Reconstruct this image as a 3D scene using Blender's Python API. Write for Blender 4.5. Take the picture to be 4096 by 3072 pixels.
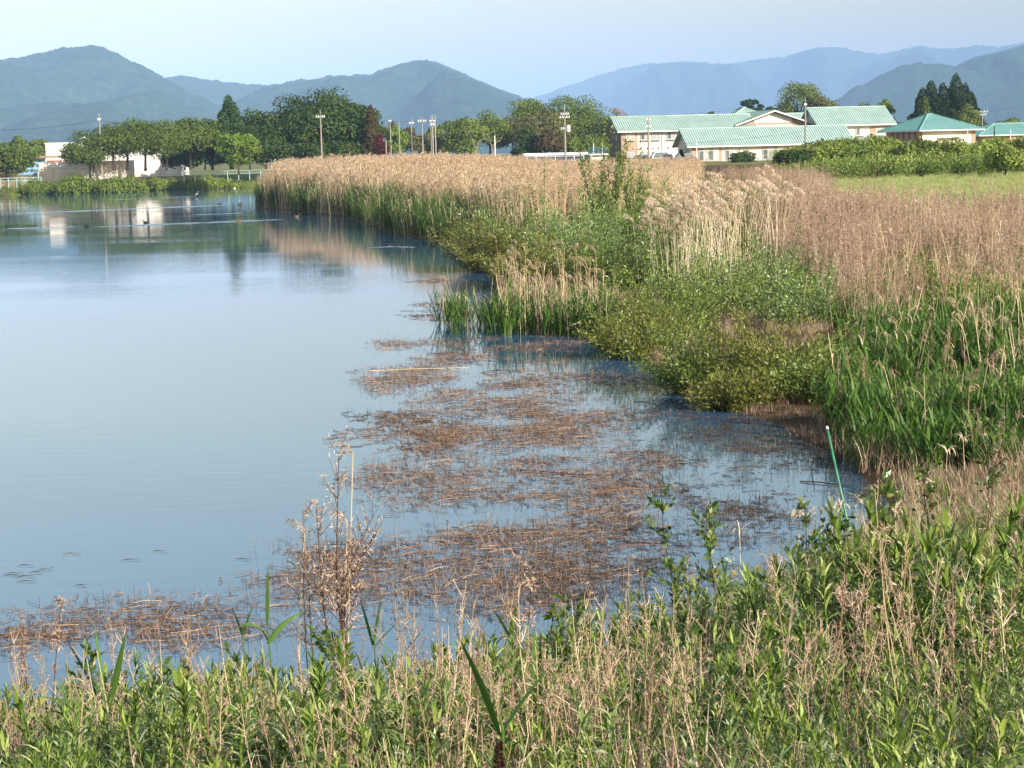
import bpy, bmesh, math, random
import numpy as np
from mathutils import Matrix, Vector

random.seed(11)
RNG = np.random.default_rng(11)
for o in list(bpy.data.objects):
    bpy.data.objects.remove(o)
SC = bpy.context.scene
COL = SC.collection

# ------------------------------------------------------------------ camera
CAM_H, F_PX, PITCH, ROLL = 4.2, 1850.0, math.atan(232 / 1850.0), math.radians(1.4)
cam_d = bpy.data.cameras.new('camera')
cam_d.sensor_width = 36.0
cam_d.lens = 36.0 * F_PX / 1024.0
cam_d.clip_start, cam_d.clip_end = 0.1, 40000
cam = bpy.data.objects.new('camera', cam_d)
COL.objects.link(cam)
CAM_M = Matrix.Translation((0, 0, CAM_H)) @ Matrix.Rotation(math.pi / 2 - PITCH, 4, 'X') @ Matrix.Rotation(-ROLL, 4, 'Z')
cam.matrix_world = CAM_M
SC.camera = cam

# ------------------------------------------------------------------ sky, sun, exposure
SUN_AZ, SUN_EL = math.radians(43), math.radians(25)      # to the right of straight behind the viewer
sun_dir = Vector((math.sin(SUN_AZ) * math.cos(SUN_EL), -math.cos(SUN_AZ) * math.cos(SUN_EL), math.sin(SUN_EL)))
W = bpy.data.worlds.new('World')
SC.world = W
W.use_nodes = True
nt = W.node_tree
nt.nodes.clear()
wo = nt.nodes.new('ShaderNodeOutputWorld')
bg = nt.nodes.new('ShaderNodeBackground')
sky = nt.nodes.new('ShaderNodeTexSky')
sky.sky_type = 'NISHITA'
sky.sun_disc = False
sky.sun_elevation = SUN_EL
sky.sun_rotation = math.atan2(sun_dir.x, sun_dir.y)
sky.altitude = 80
sky.air_density, sky.dust_density, sky.ozone_density = 2.0, 1.4, 1.5
bg.inputs['Strength'].default_value = 0.1
wtc = nt.nodes.new('ShaderNodeTexCoord')
wmp = nt.nodes.new('ShaderNodeMapping'); wmp.inputs['Scale'].default_value = (1.2, 1.2, 9)
wnz = nt.nodes.new('ShaderNodeTexNoise'); wnz.inputs['Scale'].default_value = 2.2; wnz.inputs['Detail'].default_value = 5
wrp = nt.nodes.new('ShaderNodeValToRGB')
wrp.color_ramp.elements[0].position, wrp.color_ramp.elements[0].color = .35, (.93, .93, .95, 1)
wrp.color_ramp.elements[1].position, wrp.color_ramp.elements[1].color = .65, (1.05, 1.04, 1.03, 1)
wmx = nt.nodes.new('ShaderNodeMix'); wmx.data_type = 'RGBA'; wmx.blend_type = 'MULTIPLY'; wmx.inputs[0].default_value = 1
nt.links.new(wtc.outputs['Generated'], wmp.inputs[0]); nt.links.new(wmp.outputs[0], wnz.inputs['Vector']); nt.links.new(wnz.outputs['Fac'], wrp.inputs[0])
nt.links.new(sky.outputs[0], wmx.inputs[6]); nt.links.new(wrp.outputs[0], wmx.inputs[7])
nt.links.new(wmx.outputs[2], bg.inputs['Color'])
nt.links.new(bg.outputs[0], wo.inputs['Surface'])
sun_l = bpy.data.lights.new('sun', 'SUN')
sun_l.energy = 5.0
sun_l.angle = math.radians(0.5)
sun_l.color = (1.0, 0.93, 0.82)
sun_o = bpy.data.objects.new('sun', sun_l)
COL.objects.link(sun_o)
sun_o.rotation_euler = sun_dir.to_track_quat('Z', 'Y').to_euler()
sun_o.location = (0, 0, 60)
SC.view_settings.view_transform = 'Standard'
SC.view_settings.look = 'None'
SC.view_settings.exposure = 0.9
SC.view_settings.gamma = 1.0
SC.cycles.max_bounces = 4
SC.cycles.diffuse_bounces = 2
SC.cycles.glossy_bounces = 2
SC.cycles.transmission_bounces = 3
SC.cycles.transparent_max_bounces = 6
SC.cycles.volume_bounces = 0
SC.cycles.use_denoising = True

# ------------------------------------------------------------------ helpers
ROT = np.array(CAM_M.to_3x3())


def ray(px, py):
    d = ROT @ np.array([(px - 512) / F_PX, (384 - py) / F_PX, -1.0])
    return d


def U(px, py, z=0.0):
    """the point at height z seen at a place of the picture (1024 x 768)"""
    d = ray(px, py)
    t = (z - CAM_H) / d[2]
    return np.array([d[0] * t, d[1] * t, z])


def at(px, py, Y):
    """the point at depth Y"""
    d = ray(px, py)
    t = Y / d[1]
    return np.array([d[0] * t, Y, CAM_H + d[2] * t])


def hz(px):
    return 152 - (px - 512) * math.tan(ROLL)


_TAB = np.random.default_rng(5).random((256, 256))


def vnoise(x, y):
    x = np.asarray(x, float); y = np.asarray(y, float)
    xi = np.floor(x).astype(int); yi = np.floor(y).astype(int)
    fx = x - xi; fy = y - yi
    fx = fx * fx * (3 - 2 * fx); fy = fy * fy * (3 - 2 * fy)
    a = _TAB[xi % 256, yi % 256]; b = _TAB[(xi + 1) % 256, yi % 256]
    c = _TAB[xi % 256, (yi + 1) % 256]; d = _TAB[(xi + 1) % 256, (yi + 1) % 256]
    return (a * (1 - fx) + b * fx) * (1 - fy) + (c * (1 - fx) + d * fx) * fy


def fbm(x, y, o=4):
    s = 0; a = 0.5; t = 0
    for k in range(o):
        s = s + a * vnoise(x * 2 ** k + 17.3 * k, y * 2 ** k + 9.1 * k); t += a; a *= 0.5
    return s / t


def sstep(a, b, x):
    t = np.clip((np.asarray(x, float) - a) / (b - a), 0, 1)
    return t * t * (3 - 2 * t)


def unit(v):
    return v / np.maximum(np.linalg.norm(v, axis=-1, keepdims=True), 1e-9)


class G:
    """collects faces (quads and triangles) with a material index and a tint per face"""
    def __init__(s):
        s.v = []; s.q = []; s.qm = []; s.qt = []; s.n = 0

    def add(s, v, q, m=0, t=None):
        v = np.asarray(v, float).reshape(-1, 3); q = np.asarray(q, int).reshape(-1, 4)
        s.v.append(v); s.q.append(q + s.n); s.n += len(v)
        s.qm.append(np.full(len(q), m, int))
        s.qt.append(np.full(len(q), 0.5) if t is None else np.broadcast_to(np.asarray(t, float), (len(q),)))

    def box(s, x0, x1, y0, y1, z0, z1, m=0):
        v = [(x, y, z) for x in (x0, x1) for y in (y0, y1) for z in (z0, z1)]
        s.add(v, [(0, 1, 3, 2), (4, 6, 7, 5), (0, 4, 5, 1), (2, 3, 7, 6), (0, 2, 6, 4), (1, 5, 7, 3)], m)

    def leaves(s, base, d, nrm, L, Wd, m=0, t=None):
        d = unit(d); side = unit(np.cross(d, nrm))
        L = np.asarray(L)[:, None]; Wd = np.asarray(Wd)[:, None]
        v = np.stack([base, base + d * L * .45 + side * Wd / 2, base + d * L, base + d * L * .45 - side * Wd / 2], 1)
        n = len(base)
        s.add(v, np.arange(4 * n).reshape(n, 4), m, t)

    def strips(s, P, Hs, m=0, t=None):
        """P (N,K,3) centre lines, Hs (N,K,3) half width vectors"""
        N, K, _ = P.shape
        v = np.stack([P - Hs, P + Hs], 2)              # N,K,2,3
        idx = np.arange(N * K * 2).reshape(N, K, 2)
        q = np.stack([idx[:, :-1, 0], idx[:, :-1, 1], idx[:, 1:, 1], idx[:, 1:, 0]], -1).reshape(-1, 4)
        tt = None if t is None else np.repeat(np.broadcast_to(t, (N,)), K - 1)
        s.add(v, q, m, tt)

    def tubes(s, P, R, sides=3, m=0, t=None, ref=(0.31, 0.93, 0.17)):
        P = np.asarray(P, float)
        if P.ndim == 2:
            P = P[None]
        R = np.broadcast_to(np.asarray(R, float), P.shape[:2])
        N, K, _ = P.shape
        T = np.empty_like(P); T[:, 1:-1] = P[:, 2:] - P[:, :-2]; T[:, 0] = P[:, 1] - P[:, 0]; T[:, -1] = P[:, -1] - P[:, -2]
        T = unit(T)
        a = unit(np.cross(T, np.array(ref))); b = np.cross(T, a)
        an = np.arange(sides) * 2 * math.pi / sides
        ring = P[:, :, None] + R[:, :, None, None] * (a[:, :, None] * np.cos(an)[None, None, :, None] + b[:, :, None] * np.sin(an)[None, None, :, None])
        idx = np.arange(N * K * sides).reshape(N, K, sides)
        nx = np.roll(idx, -1, 2)
        q = np.stack([idx[:, :-1], nx[:, :-1], nx[:, 1:], idx[:, 1:]], -1).reshape(-1, 4)
        tt = None if t is None else np.repeat(np.broadcast_to(t, (N,)), (K - 1) * sides)
        s.add(ring, q, m, tt)
        if sides >= 4:
            cap = []
            for n in range(N):
                for k in (0, K - 1):
                    for j in range(1, sides - 1, 2):
                        jj = min(j + 2, sides - 1) if sides > 3 else j + 1
                        c = (idx[n, k, 0], idx[n, k, j], idx[n, k, j + 1], idx[n, k, (j + 2) % sides])
                        cap.append(c)
            s.q.append(np.array(cap) + s.n - N * K * sides); s.qm.append(np.full(len(cap), m, int)); s.qt.append(np.full(len(cap), .5))

    def mesh(s, name, mats, smooth=False):
        me = bpy.data.meshes.new(name)
        v = np.concatenate(s.v); q = np.concatenate(s.q); qm = np.concatenate(s.qm); qt = np.concatenate(s.qt)
        tri = (q[:, 2] == q[:, 3]) | (q[:, 3] == q[:, 0])
        sizes = np.where(tri, 3, 4)
        mask = np.ones(q.shape, bool); mask[tri, 3] = False
        loops = q[mask]
        me.vertices.add(len(v)); me.vertices.foreach_set('co', v.astype(np.float32).ravel())
        me.loops.add(len(loops)); me.loops.foreach_set('vertex_index', loops.astype(np.int32))
        me.polygons.add(len(q))
        me.polygons.foreach_set('loop_start', np.concatenate([[0], np.cumsum(sizes)[:-1]]).astype(np.int32))
        me.polygons.foreach_set('material_index', qm.astype(np.int32))
        me.polygons.foreach_set('use_smooth', np.full(len(q), smooth))
        at_ = me.attributes.new('tint', 'FLOAT', 'FACE'); at_.data.foreach_set('value', qt.astype(np.float32))
        for mm in (mats if isinstance(mats, (list, tuple)) else [mats]):
            me.materials.append(mm)
        me.update(calc_edges=True)
        me.validate()
        return me


def link(name, data, parent=None, loc=None, rz=0.0):
    o = bpy.data.objects.new(name, data)
    COL.objects.link(o)
    if loc is not None:
        o.location = loc
    o.rotation_euler = (0, 0, rz)
    if parent is not None:
        o.parent = parent
    return o


def tag(o, label=None, cat=None, group=None, kind=None):
    if label: o['label'] = label
    if cat: o['category'] = cat
    if group: o['group'] = group
    if kind: o['kind'] = kind
    return o


def thing(name, label, cat, loc=(0, 0, 0), rz=0.0, group=None):
    return tag(link(name, None, None, loc, rz), label, cat, group)


def part(name, g, mats, parent, smooth=False):
    return link(name, g.mesh(name, mats, smooth), parent)


# ------------------------------------------------------------------ materials
def newmat(name):
    m = bpy.data.materials.new(name)
    m.use_nodes = True
    n = m.node_tree
    return m, n, n.nodes['Principled BSDF'], n.nodes['Material Output']


def ramp(n, stops):
    r = n.nodes.new('ShaderNodeValToRGB')
    e = r.color_ramp.elements
    while len(e) < len(stops):
        e.new(0.5)
    for k, (p, c) in enumerate(stops):
        e[k].position = p; e[k].color = (*c, 1)
    return r


def veg(name, stops, trans=0.3, rough=0.55, spec=0.25, rand=0.5, patch=None):
    """leaves and stems: colour from the face's tint, the instance's random number and a patch noise"""
    m, n, b, out = newmat(name)
    a = n.nodes.new('ShaderNodeAttribute'); a.attribute_name = 'tint'
    oi = n.nodes.new('ShaderNodeObjectInfo')
    mx = n.nodes.new('ShaderNodeMix'); mx.inputs[0].default_value = rand
    n.links.new(a.outputs['Fac'], mx.inputs[2]); n.links.new(oi.outputs['Random'], mx.inputs[3])
    fac = mx.outputs[0]
    if patch:
        ge = n.nodes.new('ShaderNodeNewGeometry')
        nz = n.nodes.new('ShaderNodeTexNoise'); nz.inputs['Scale'].default_value = patch; nz.inputs['Detail'].default_value = 2
        n.links.new(ge.outputs['Position'], nz.inputs['Vector'])
        m2 = n.nodes.new('ShaderNodeMix'); m2.inputs[0].default_value = 0.5
        n.links.new(fac, m2.inputs[2]); n.links.new(nz.outputs['Fac'], m2.inputs[3])
        fac = m2.outputs[0]
    r = ramp(n, stops)
    n.links.new(fac, r.inputs[0])
    n.links.new(r.outputs[0], b.inputs['Base Color'])
    b.inputs['Roughness'].default_value = rough
    b.inputs['Specular IOR Level'].default_value = spec
    if trans:
        tr = n.nodes.new('ShaderNodeBsdfTranslucent')
        n.links.new(r.outputs[0], tr.inputs['Color'])
        ms = n.nodes.new('ShaderNodeMixShader'); ms.inputs[0].default_value = trans
        n.links.new(b.outputs[0], ms.inputs[1]); n.links.new(tr.outputs[0], ms.inputs[2])
        n.links.new(ms.outputs[0], out.inputs['Surface'])
    return m


def solid(name, c, rough=0.6, metal=0.0, noise=0.12, scale=3.0, spec=0.4, streak=False):
    m, n, b, out = newmat(name)
    tc = n.nodes.new('ShaderNodeTexCoord')
    nz = n.nodes.new('ShaderNodeTexNoise'); nz.inputs['Scale'].default_value = scale; nz.inputs['Detail'].default_value = 5
    src = tc.outputs['Object']
    if streak:
        mp = n.nodes.new('ShaderNodeMapping'); mp.inputs['Scale'].default_value = (1, 1, 0.12)
        n.links.new(src, mp.inputs[0]); src = mp.outputs[0]
    n.links.new(src, nz.inputs['Vector'])
    lo = tuple(x * (1 - noise * 1.6) for x in c); hi = tuple(min(1, x * (1 + noise)) for x in c)
    r = ramp(n, [(0.3, lo), (0.65, hi)])
    n.links.new(nz.outputs['Fac'], r.inputs[0]); n.links.new(r.outputs[0], b.inputs['Base Color'])
    b.inputs['Roughness'].default_value = rough; b.inputs['Metallic'].default_value = metal
    b.inputs['Specular IOR Level'].default_value = spec
    return m


M = {}
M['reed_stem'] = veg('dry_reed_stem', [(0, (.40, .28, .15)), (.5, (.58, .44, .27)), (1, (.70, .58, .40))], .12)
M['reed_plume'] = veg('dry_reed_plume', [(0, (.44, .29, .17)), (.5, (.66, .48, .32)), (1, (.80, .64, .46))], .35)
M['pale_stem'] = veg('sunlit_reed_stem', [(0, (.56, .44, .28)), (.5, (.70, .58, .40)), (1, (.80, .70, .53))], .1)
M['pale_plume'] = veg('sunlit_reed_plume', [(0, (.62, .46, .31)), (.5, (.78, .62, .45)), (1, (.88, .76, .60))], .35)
M['reed_green'] = veg('green_reed_leaf', [(0, (.03, .065, .015)), (.5, (.075, .135, .028)), (1, (.17, .23, .06))], .3)
M['reed_lush'] = veg('fresh_reed_leaf', [(0, (.06, .13, .022)), (.6, (.11, .21, .035)), (1, (.22, .32, .08))], .32, .45)
M['reed_mid'] = veg('reed_leaf', [(0, (.04, .09, .015)), (.6, (.085, .165, .025)), (1, (.2, .28, .07))], .3, .45)
M['brown_weed'] = veg('dead_weed', [(0, (.20, .115, .075)), (.5, (.40, .265, .185)), (1, (.62, .47, .36))], .2)
M['straw'] = veg('dry_straw', [(0, (.30, .20, .11)), (.5, (.54, .41, .25)), (1, (.74, .61, .42))], .12)
M['dark_twig'] = veg('dark_twig', [(0, (.05, .022, .013)), (.6, (.10, .045, .025)), (1, (.16, .08, .045))], 0)
M['mat_brown'] = veg('rotting_stem', [(0, (.04, .025, .017)), (.45, (.13, .078, .048)), (.8, (.27, .17, .11)), (1, (.48, .36, .26))], .05, rand=.25)
M['mat_dark'] = veg('wet_rotting_stem', [(0, (.03, .022, .015)), (.6, (.075, .05, .03)), (1, (.18, .11, .06))], 0)
M['weed_leaf'] = veg('weed_leaf', [(0, (.035, .07, .008)), (.35, (.11, .18, .022)), (.7, (.26, .33, .06)), (1, (.56, .57, .26))], .22, .45, .2, .2)
M['lush_leaf'] = veg('lush_weed_leaf', [(0, (.03, .075, .008)), (.5, (.085, .165, .02)), (.85, (.18, .27, .045)), (1, (.36, .42, .13))], .25, .4, .3, .2)
M['mugwort'] = veg('pale_weed_leaf', [(0, (.07, .13, .025)), (.6, (.22, .30, .09)), (1, (.62, .65, .44))], .25, .5, .2, .2)
M['willow'] = veg('willow_leaf', [(0, (.07, .11, .02)), (.5, (.17, .23, .045)), (.85, (.28, .34, .08)), (1, (.45, .46, .2))], .35, .4, .45, .15)
M['willow_pale'] = veg('pale_willow_leaf', [(0, (.09, .15, .035)), (.5, (.2, .30, .08)), (.8, (.33, .42, .16)), (1, (.6, .63, .42))], .35, .35, .5, .15)
M['willow_olive'] = veg('olive_willow_leaf', [(0, (.08, .09, .018)), (.5, (.18, .19, .035)), (.85, (.30, .30, .07)), (1, (.46, .42, .18))], .35, .4, .45, .15)
M['sapling'] = veg('sapling_leaf', [(0, (.05, .10, .02)), (.5, (.10, .19, .03)), (.8, (.2, .24, .05)), (1, (.33, .20, .07))], .38, .35, .5, .1)
M['bark'] = solid('bark', (.05, .038, .028), .9, scale=6, noise=.3)
M['bark_pale'] = solid('pale_bark', (.20, .165, .13), .9, scale=6, noise=.3)
GRN = {
    'cherry': [(0, (.03, .055, .010)), (.5, (.095, .14, .022)), (1, (.22, .27, .05))],
    'dark': [(0, (.014, .03, .007)), (.5, (.05, .085, .015)), (1, (.14, .18, .035))],
    'bright': [(0, (.08, .13, .015)), (.5, (.16, .24, .03)), (1, (.27, .34, .06))],
    'conifer': [(0, (.02, .05, .014)), (.5, (.045, .09, .024)), (1, (.09, .14, .04))],
    'rust': [(0, (.05, .035, .015)), (.5, (.10, .075, .03)), (1, (.16, .13, .05))],
    'red': [(0, (.05, .012, .012)), (.5, (.11, .022, .022)), (1, (.17, .04, .035))],
    'mid': [(0, (.05, .08, .014)), (.5, (.13, .18, .03)), (1, (.25, .30, .06))],
    'olive': [(0, (.075, .085, .025)), (.5, (.15, .15, .05)), (1, (.24, .22, .09))],
    'grey': [(0, (.20, .16, .12)), (.5, (.32, .26, .21)), (1, (.42, .36, .30))],
    'bank': [(0, (.09, .13, .02)), (.5, (.21, .27, .045)), (1, (.36, .40, .09))],
    'cedar': [(0, (.014, .034, .010)), (.5, (.032, .062, .018)), (1, (.07, .10, .03))],
}
for k, v in GRN.items():
    M['t_' + k] = veg('foliage_' + k, v, .25, .6, .2, .2, patch=.45)
M['wall_white'] = solid('white_wall', (.74, .68, .63), .8, scale=.6, noise=.07, streak=True)
M['wall_cream'] = solid('cream_wall', (.76, .66, .57), .85, scale=1.2, noise=.05, streak=True)
M['wall_pink'] = solid('brown_tile_wall', (.42, .28, .20), .85, scale=2.5, noise=.10)
M['wall_shaded'] = solid('shaded_side_wall', (.20, .15, .13), .85, scale=2, noise=.12)  # shade of the side away from the sun, put into the wall colour
M['roof_green'] = solid('green_metal_roof', (.36, .49, .44), .6, scale=.5, noise=.08, spec=.5)
M['roof_teal'] = solid('teal_metal_roof', (.20, .40, .375), .55, scale=.5, noise=.08, spec=.5)
M['seam'] = solid('roof_seam', (.12, .19, .17), .45, scale=1, noise=.05)
M['seam_teal'] = solid('teal_roof_seam', (.08, .20, .19), .45, scale=1, noise=.05)
M['trim'] = solid('white_trim', (.62, .60, .56), .6, scale=2, noise=.05)
M['frame'] = solid('window_frame', (.62, .63, .64), .45, scale=4, noise=.04)
M['glass'] = solid('window_glass', (.10, .13, .15), .08, scale=.4, noise=.35, spec=.8)
M['curtain'] = solid('window_curtain_glass', (.38, .40, .40), .15, scale=.4, noise=.2, spec=.7)
M['concrete'] = solid('concrete', (.42, .39, .35), .85, scale=5, noise=.15, streak=True)
M['pole'] = solid('pole_concrete', (.27, .245, .21), .8, scale=8, noise=.15)
M['steel'] = solid('grey_steel', (.42, .43, .44), .45, metal=.4, scale=5)
M['wire'] = solid('black_wire', (.03, .035, .04), .7)
M['aqua'] = solid('aqua_paint', (.30, .45, .45), .5)
M['white_paint'] = solid('white_paint', (.74, .74, .73), .5, noise=.05)
M['pale_post'] = solid('pale_post', (.34, .32, .29), .7, noise=.1)
M['blue'] = solid('blue_paint', (.06, .18, .42), .5)
M['lblue'] = solid('pale_blue_paint', (.24, .40, .58), .5)
M['rust_beam'] = solid('rusty_beam', (.34, .22, .16), .8, noise=.2)
M['red_pipe'] = solid('red_pipe', (.42, .10, .08), .55)
M['navy'] = solid('dark_blue_paint', (.025, .035, .07), .3)
M['black'] = solid('black_plastic', (.02, .02, .022), .5)
M['tyre'] = solid('tyre', (.02, .02, .02), .9)
M['pole_green'] = solid('green_plastic_pole', (.055, .22, .11), .4, scale=12, noise=.15)
M['duck'] = solid('dark_plumage', (.008, .008, .009), .7, noise=.3, scale=14)
M['duck_brown'] = solid('brown_plumage', (.13, .085, .055), .7, noise=.3, scale=14)
M['duck_white'] = solid('white_plumage', (.75, .73, .70), .7)
M['tile_grey'] = solid('grey_roof_tile', (.13, .13, .14), .6)

# ------------------------------------------------------------------ terrain and water
def near_edge(pts, z):
    return [U(*p, z)[:2] for p in pts]


POND = [(-70, 11.6), (-9, 11.9), (-4, 12.1), (-1, 12.8), (.6, 13.8), (1.6, 15.2)]
POND += [tuple(U(px, py)[:2]) for px, py in [
    (764, 597), (810, 576), (858, 553), (900, 532), (905, 505), (878, 474), (852, 456), (815, 440), (787, 422), (722, 404), (686, 393), (668, 370),
    (612, 336), (560, 331), (512, 326), (506, 300), (500, 279), (478, 262), (447, 243.5), (418, 237), (389, 232), (346, 217), (302, 212), (273, 208.5), (258, 207),
    (262, 201), (270, 195)]]
POND += [tuple(U(px, py)[:2]) for px, py in [(262, 189), (243, 187), (162, 190), (92, 192), (0, 195.3)]]
POND += [(-105, 250), (-150, 200), (-160, 60)]
POND = np.array(POND)


def inpoly(x, y, poly):
    x = np.asarray(x, float); y = np.asarray(y, float)
    r = np.zeros(x.shape, bool)
    n = len(poly)
    for i in range(n):
        x0, y0 = poly[i]; x1, y1 = poly[(i + 1) % n]
        if y0 == y1:
            continue
        c = ((y0 > y) != (y1 > y)) & (x < (x1 - x0) * (y - y0) / (y1 - y0) + x0)
        r ^= c
    return r


def pdist(x, y, poly):
    x = np.asarray(x, float); y = np.asarray(y, float)
    best = np.full(x.shape, 1e9)
    n = len(poly)
    for i in range(n):
        a = poly[i]; b = poly[(i + 1) % n]
        d = b - a
        t = np.clip(((x - a[0]) * d[0] + (y - a[1]) * d[1]) / (d @ d), 0, 1)
        best = np.minimum(best, np.hypot(x - a[0] - t * d[0], y - a[1] - t * d[1]))
    return best


def shore(x, y):
    """distance to the water's edge, negative in the pond"""
    d = pdist(x, y, POND)
    return np.where(inpoly(x, y, POND), -d, d)


def height(x, y, d=None):
    x = np.asarray(x, float); y = np.asarray(y, float)
    if d is None:
        d = shore(x, y)
    n1 = fbm(x * .9 + 40, y * .9 + 11, 3) - .5
    bank = np.minimum(.05 + .275 * np.maximum(d, 0), 2.65) + n1 * .12
    wet = .05 + .05 * np.minimum(np.maximum(d, 0), 5) + n1 * .16 + .55 * sstep(20, 70, d) + .25 * sstep(80, 130, d)
    farr = .06 + .11 * np.minimum(np.maximum(d, 0), 15) + n1 * .1
    right = wet + (1.75 - wet) * sstep(190, 203, y) * sstep(20, 29, x)
    wn = 1 - sstep(16, 25, y + .0 * x)
    wf = sstep(232, 246, y)
    z = bank * wn + (1 - wn) * (right * (1 - wf) + farr * wf)
    z = np.where(y > 330, 1.75, z) if np.ndim(z) else z
    return np.where(d < 0, np.maximum(-.9, .02 + .12 * d), z)


def terrain():
    ys = np.concatenate([np.linspace(-45, 2, 24), 2.4 * (330 / 2.4) ** (np.linspace(0, 1, 300)), 345 * (22000 / 345) ** np.linspace(0, 1, 30)])
    us = np.linspace(-1, 1, 241); us = np.sign(us) * np.abs(us) ** 1.25
    Y, Uu = np.meshgrid(ys, us, indexing='ij')
    X = Uu * (26 + .66 * np.maximum(Y, 0))
    d = shore(X, Y)
    Z = height(X, Y, d)
    n, k = Y.shape
    idx = np.arange(n * k).reshape(n, k)
    q = np.stack([idx[:-1, :-1], idx[:-1, 1:], idx[1:, 1:], idx[1:, :-1]], -1).reshape(-1, 4)
    g = G(); g.add(np.stack([X, Y, Z], -1), q)
    m, nn, b, out = newmat('ground_soil')
    at_ = nn.nodes.new('ShaderNodeAttribute'); at_.attribute_name = 'cover'
    ge = nn.nodes.new('ShaderNodeNewGeometry')
    nz = nn.nodes.new('ShaderNodeTexNoise'); nz.inputs['Scale'].default_value = 1.7; nz.inputs['Detail'].default_value = 8
    n2 = nn.nodes.new('ShaderNodeTexNoise'); n2.inputs['Scale'].default_value = .18; n2.inputs['Detail'].default_value = 4
    nn.links.new(ge.outputs['Position'], nz.inputs['Vector']); nn.links.new(ge.outputs['Position'], n2.inputs['Vector'])
    soil = ramp(nn, [(.3, (.045, .028, .015)), (.55, (.11, .068, .035)), (.75, (.18, .12, .06))])
    gras = ramp(nn, [(.3, (.20, .24, .06)), (.6, (.31, .35, .10)), (.8, (.38, .38, .14))])
    nn.links.new(nz.outputs['Fac'], soil.inputs[0]); nn.links.new(n2.outputs['Fac'], gras.inputs[0])
    mx = nn.nodes.new('ShaderNodeMix'); mx.data_type = 'RGBA'
    nn.links.new(at_.outputs['Fac'], mx.inputs[0]); nn.links.new(soil.outputs[0], mx.inputs[6]); nn.links.new(gras.outputs[0], mx.inputs[7])
    nn.links.new(mx.outputs[2], b.inputs['Base Color'])
    b.inputs['Roughness'].default_value = .95; b.inputs['Specular IOR Level'].default_value = .1
    bp = nn.nodes.new('ShaderNodeBump'); bp.inputs['Strength'].default_value = .6; bp.inputs['Distance'].default_value = .08
    nn.links.new(nz.outputs['Fac'], bp.inputs['Height']); nn.links.new(bp.outputs[0], b.inputs['Normal'])
    me = g.mesh('ground', m, True)
    cov = np.maximum(sstep(92, 104, Y) * sstep(.115, .16, X / np.maximum(Y, 1)) * (1 - sstep(212, 222, Y)), sstep(246, 270, Y) * .4)
    a2 = me.attributes.new('cover', 'FLOAT', 'POINT'); a2.data.foreach_set('value', cov.astype(np.float32).ravel())
    o = tag(link('ground', me), kind='structure')
    return o


terrain()


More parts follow.
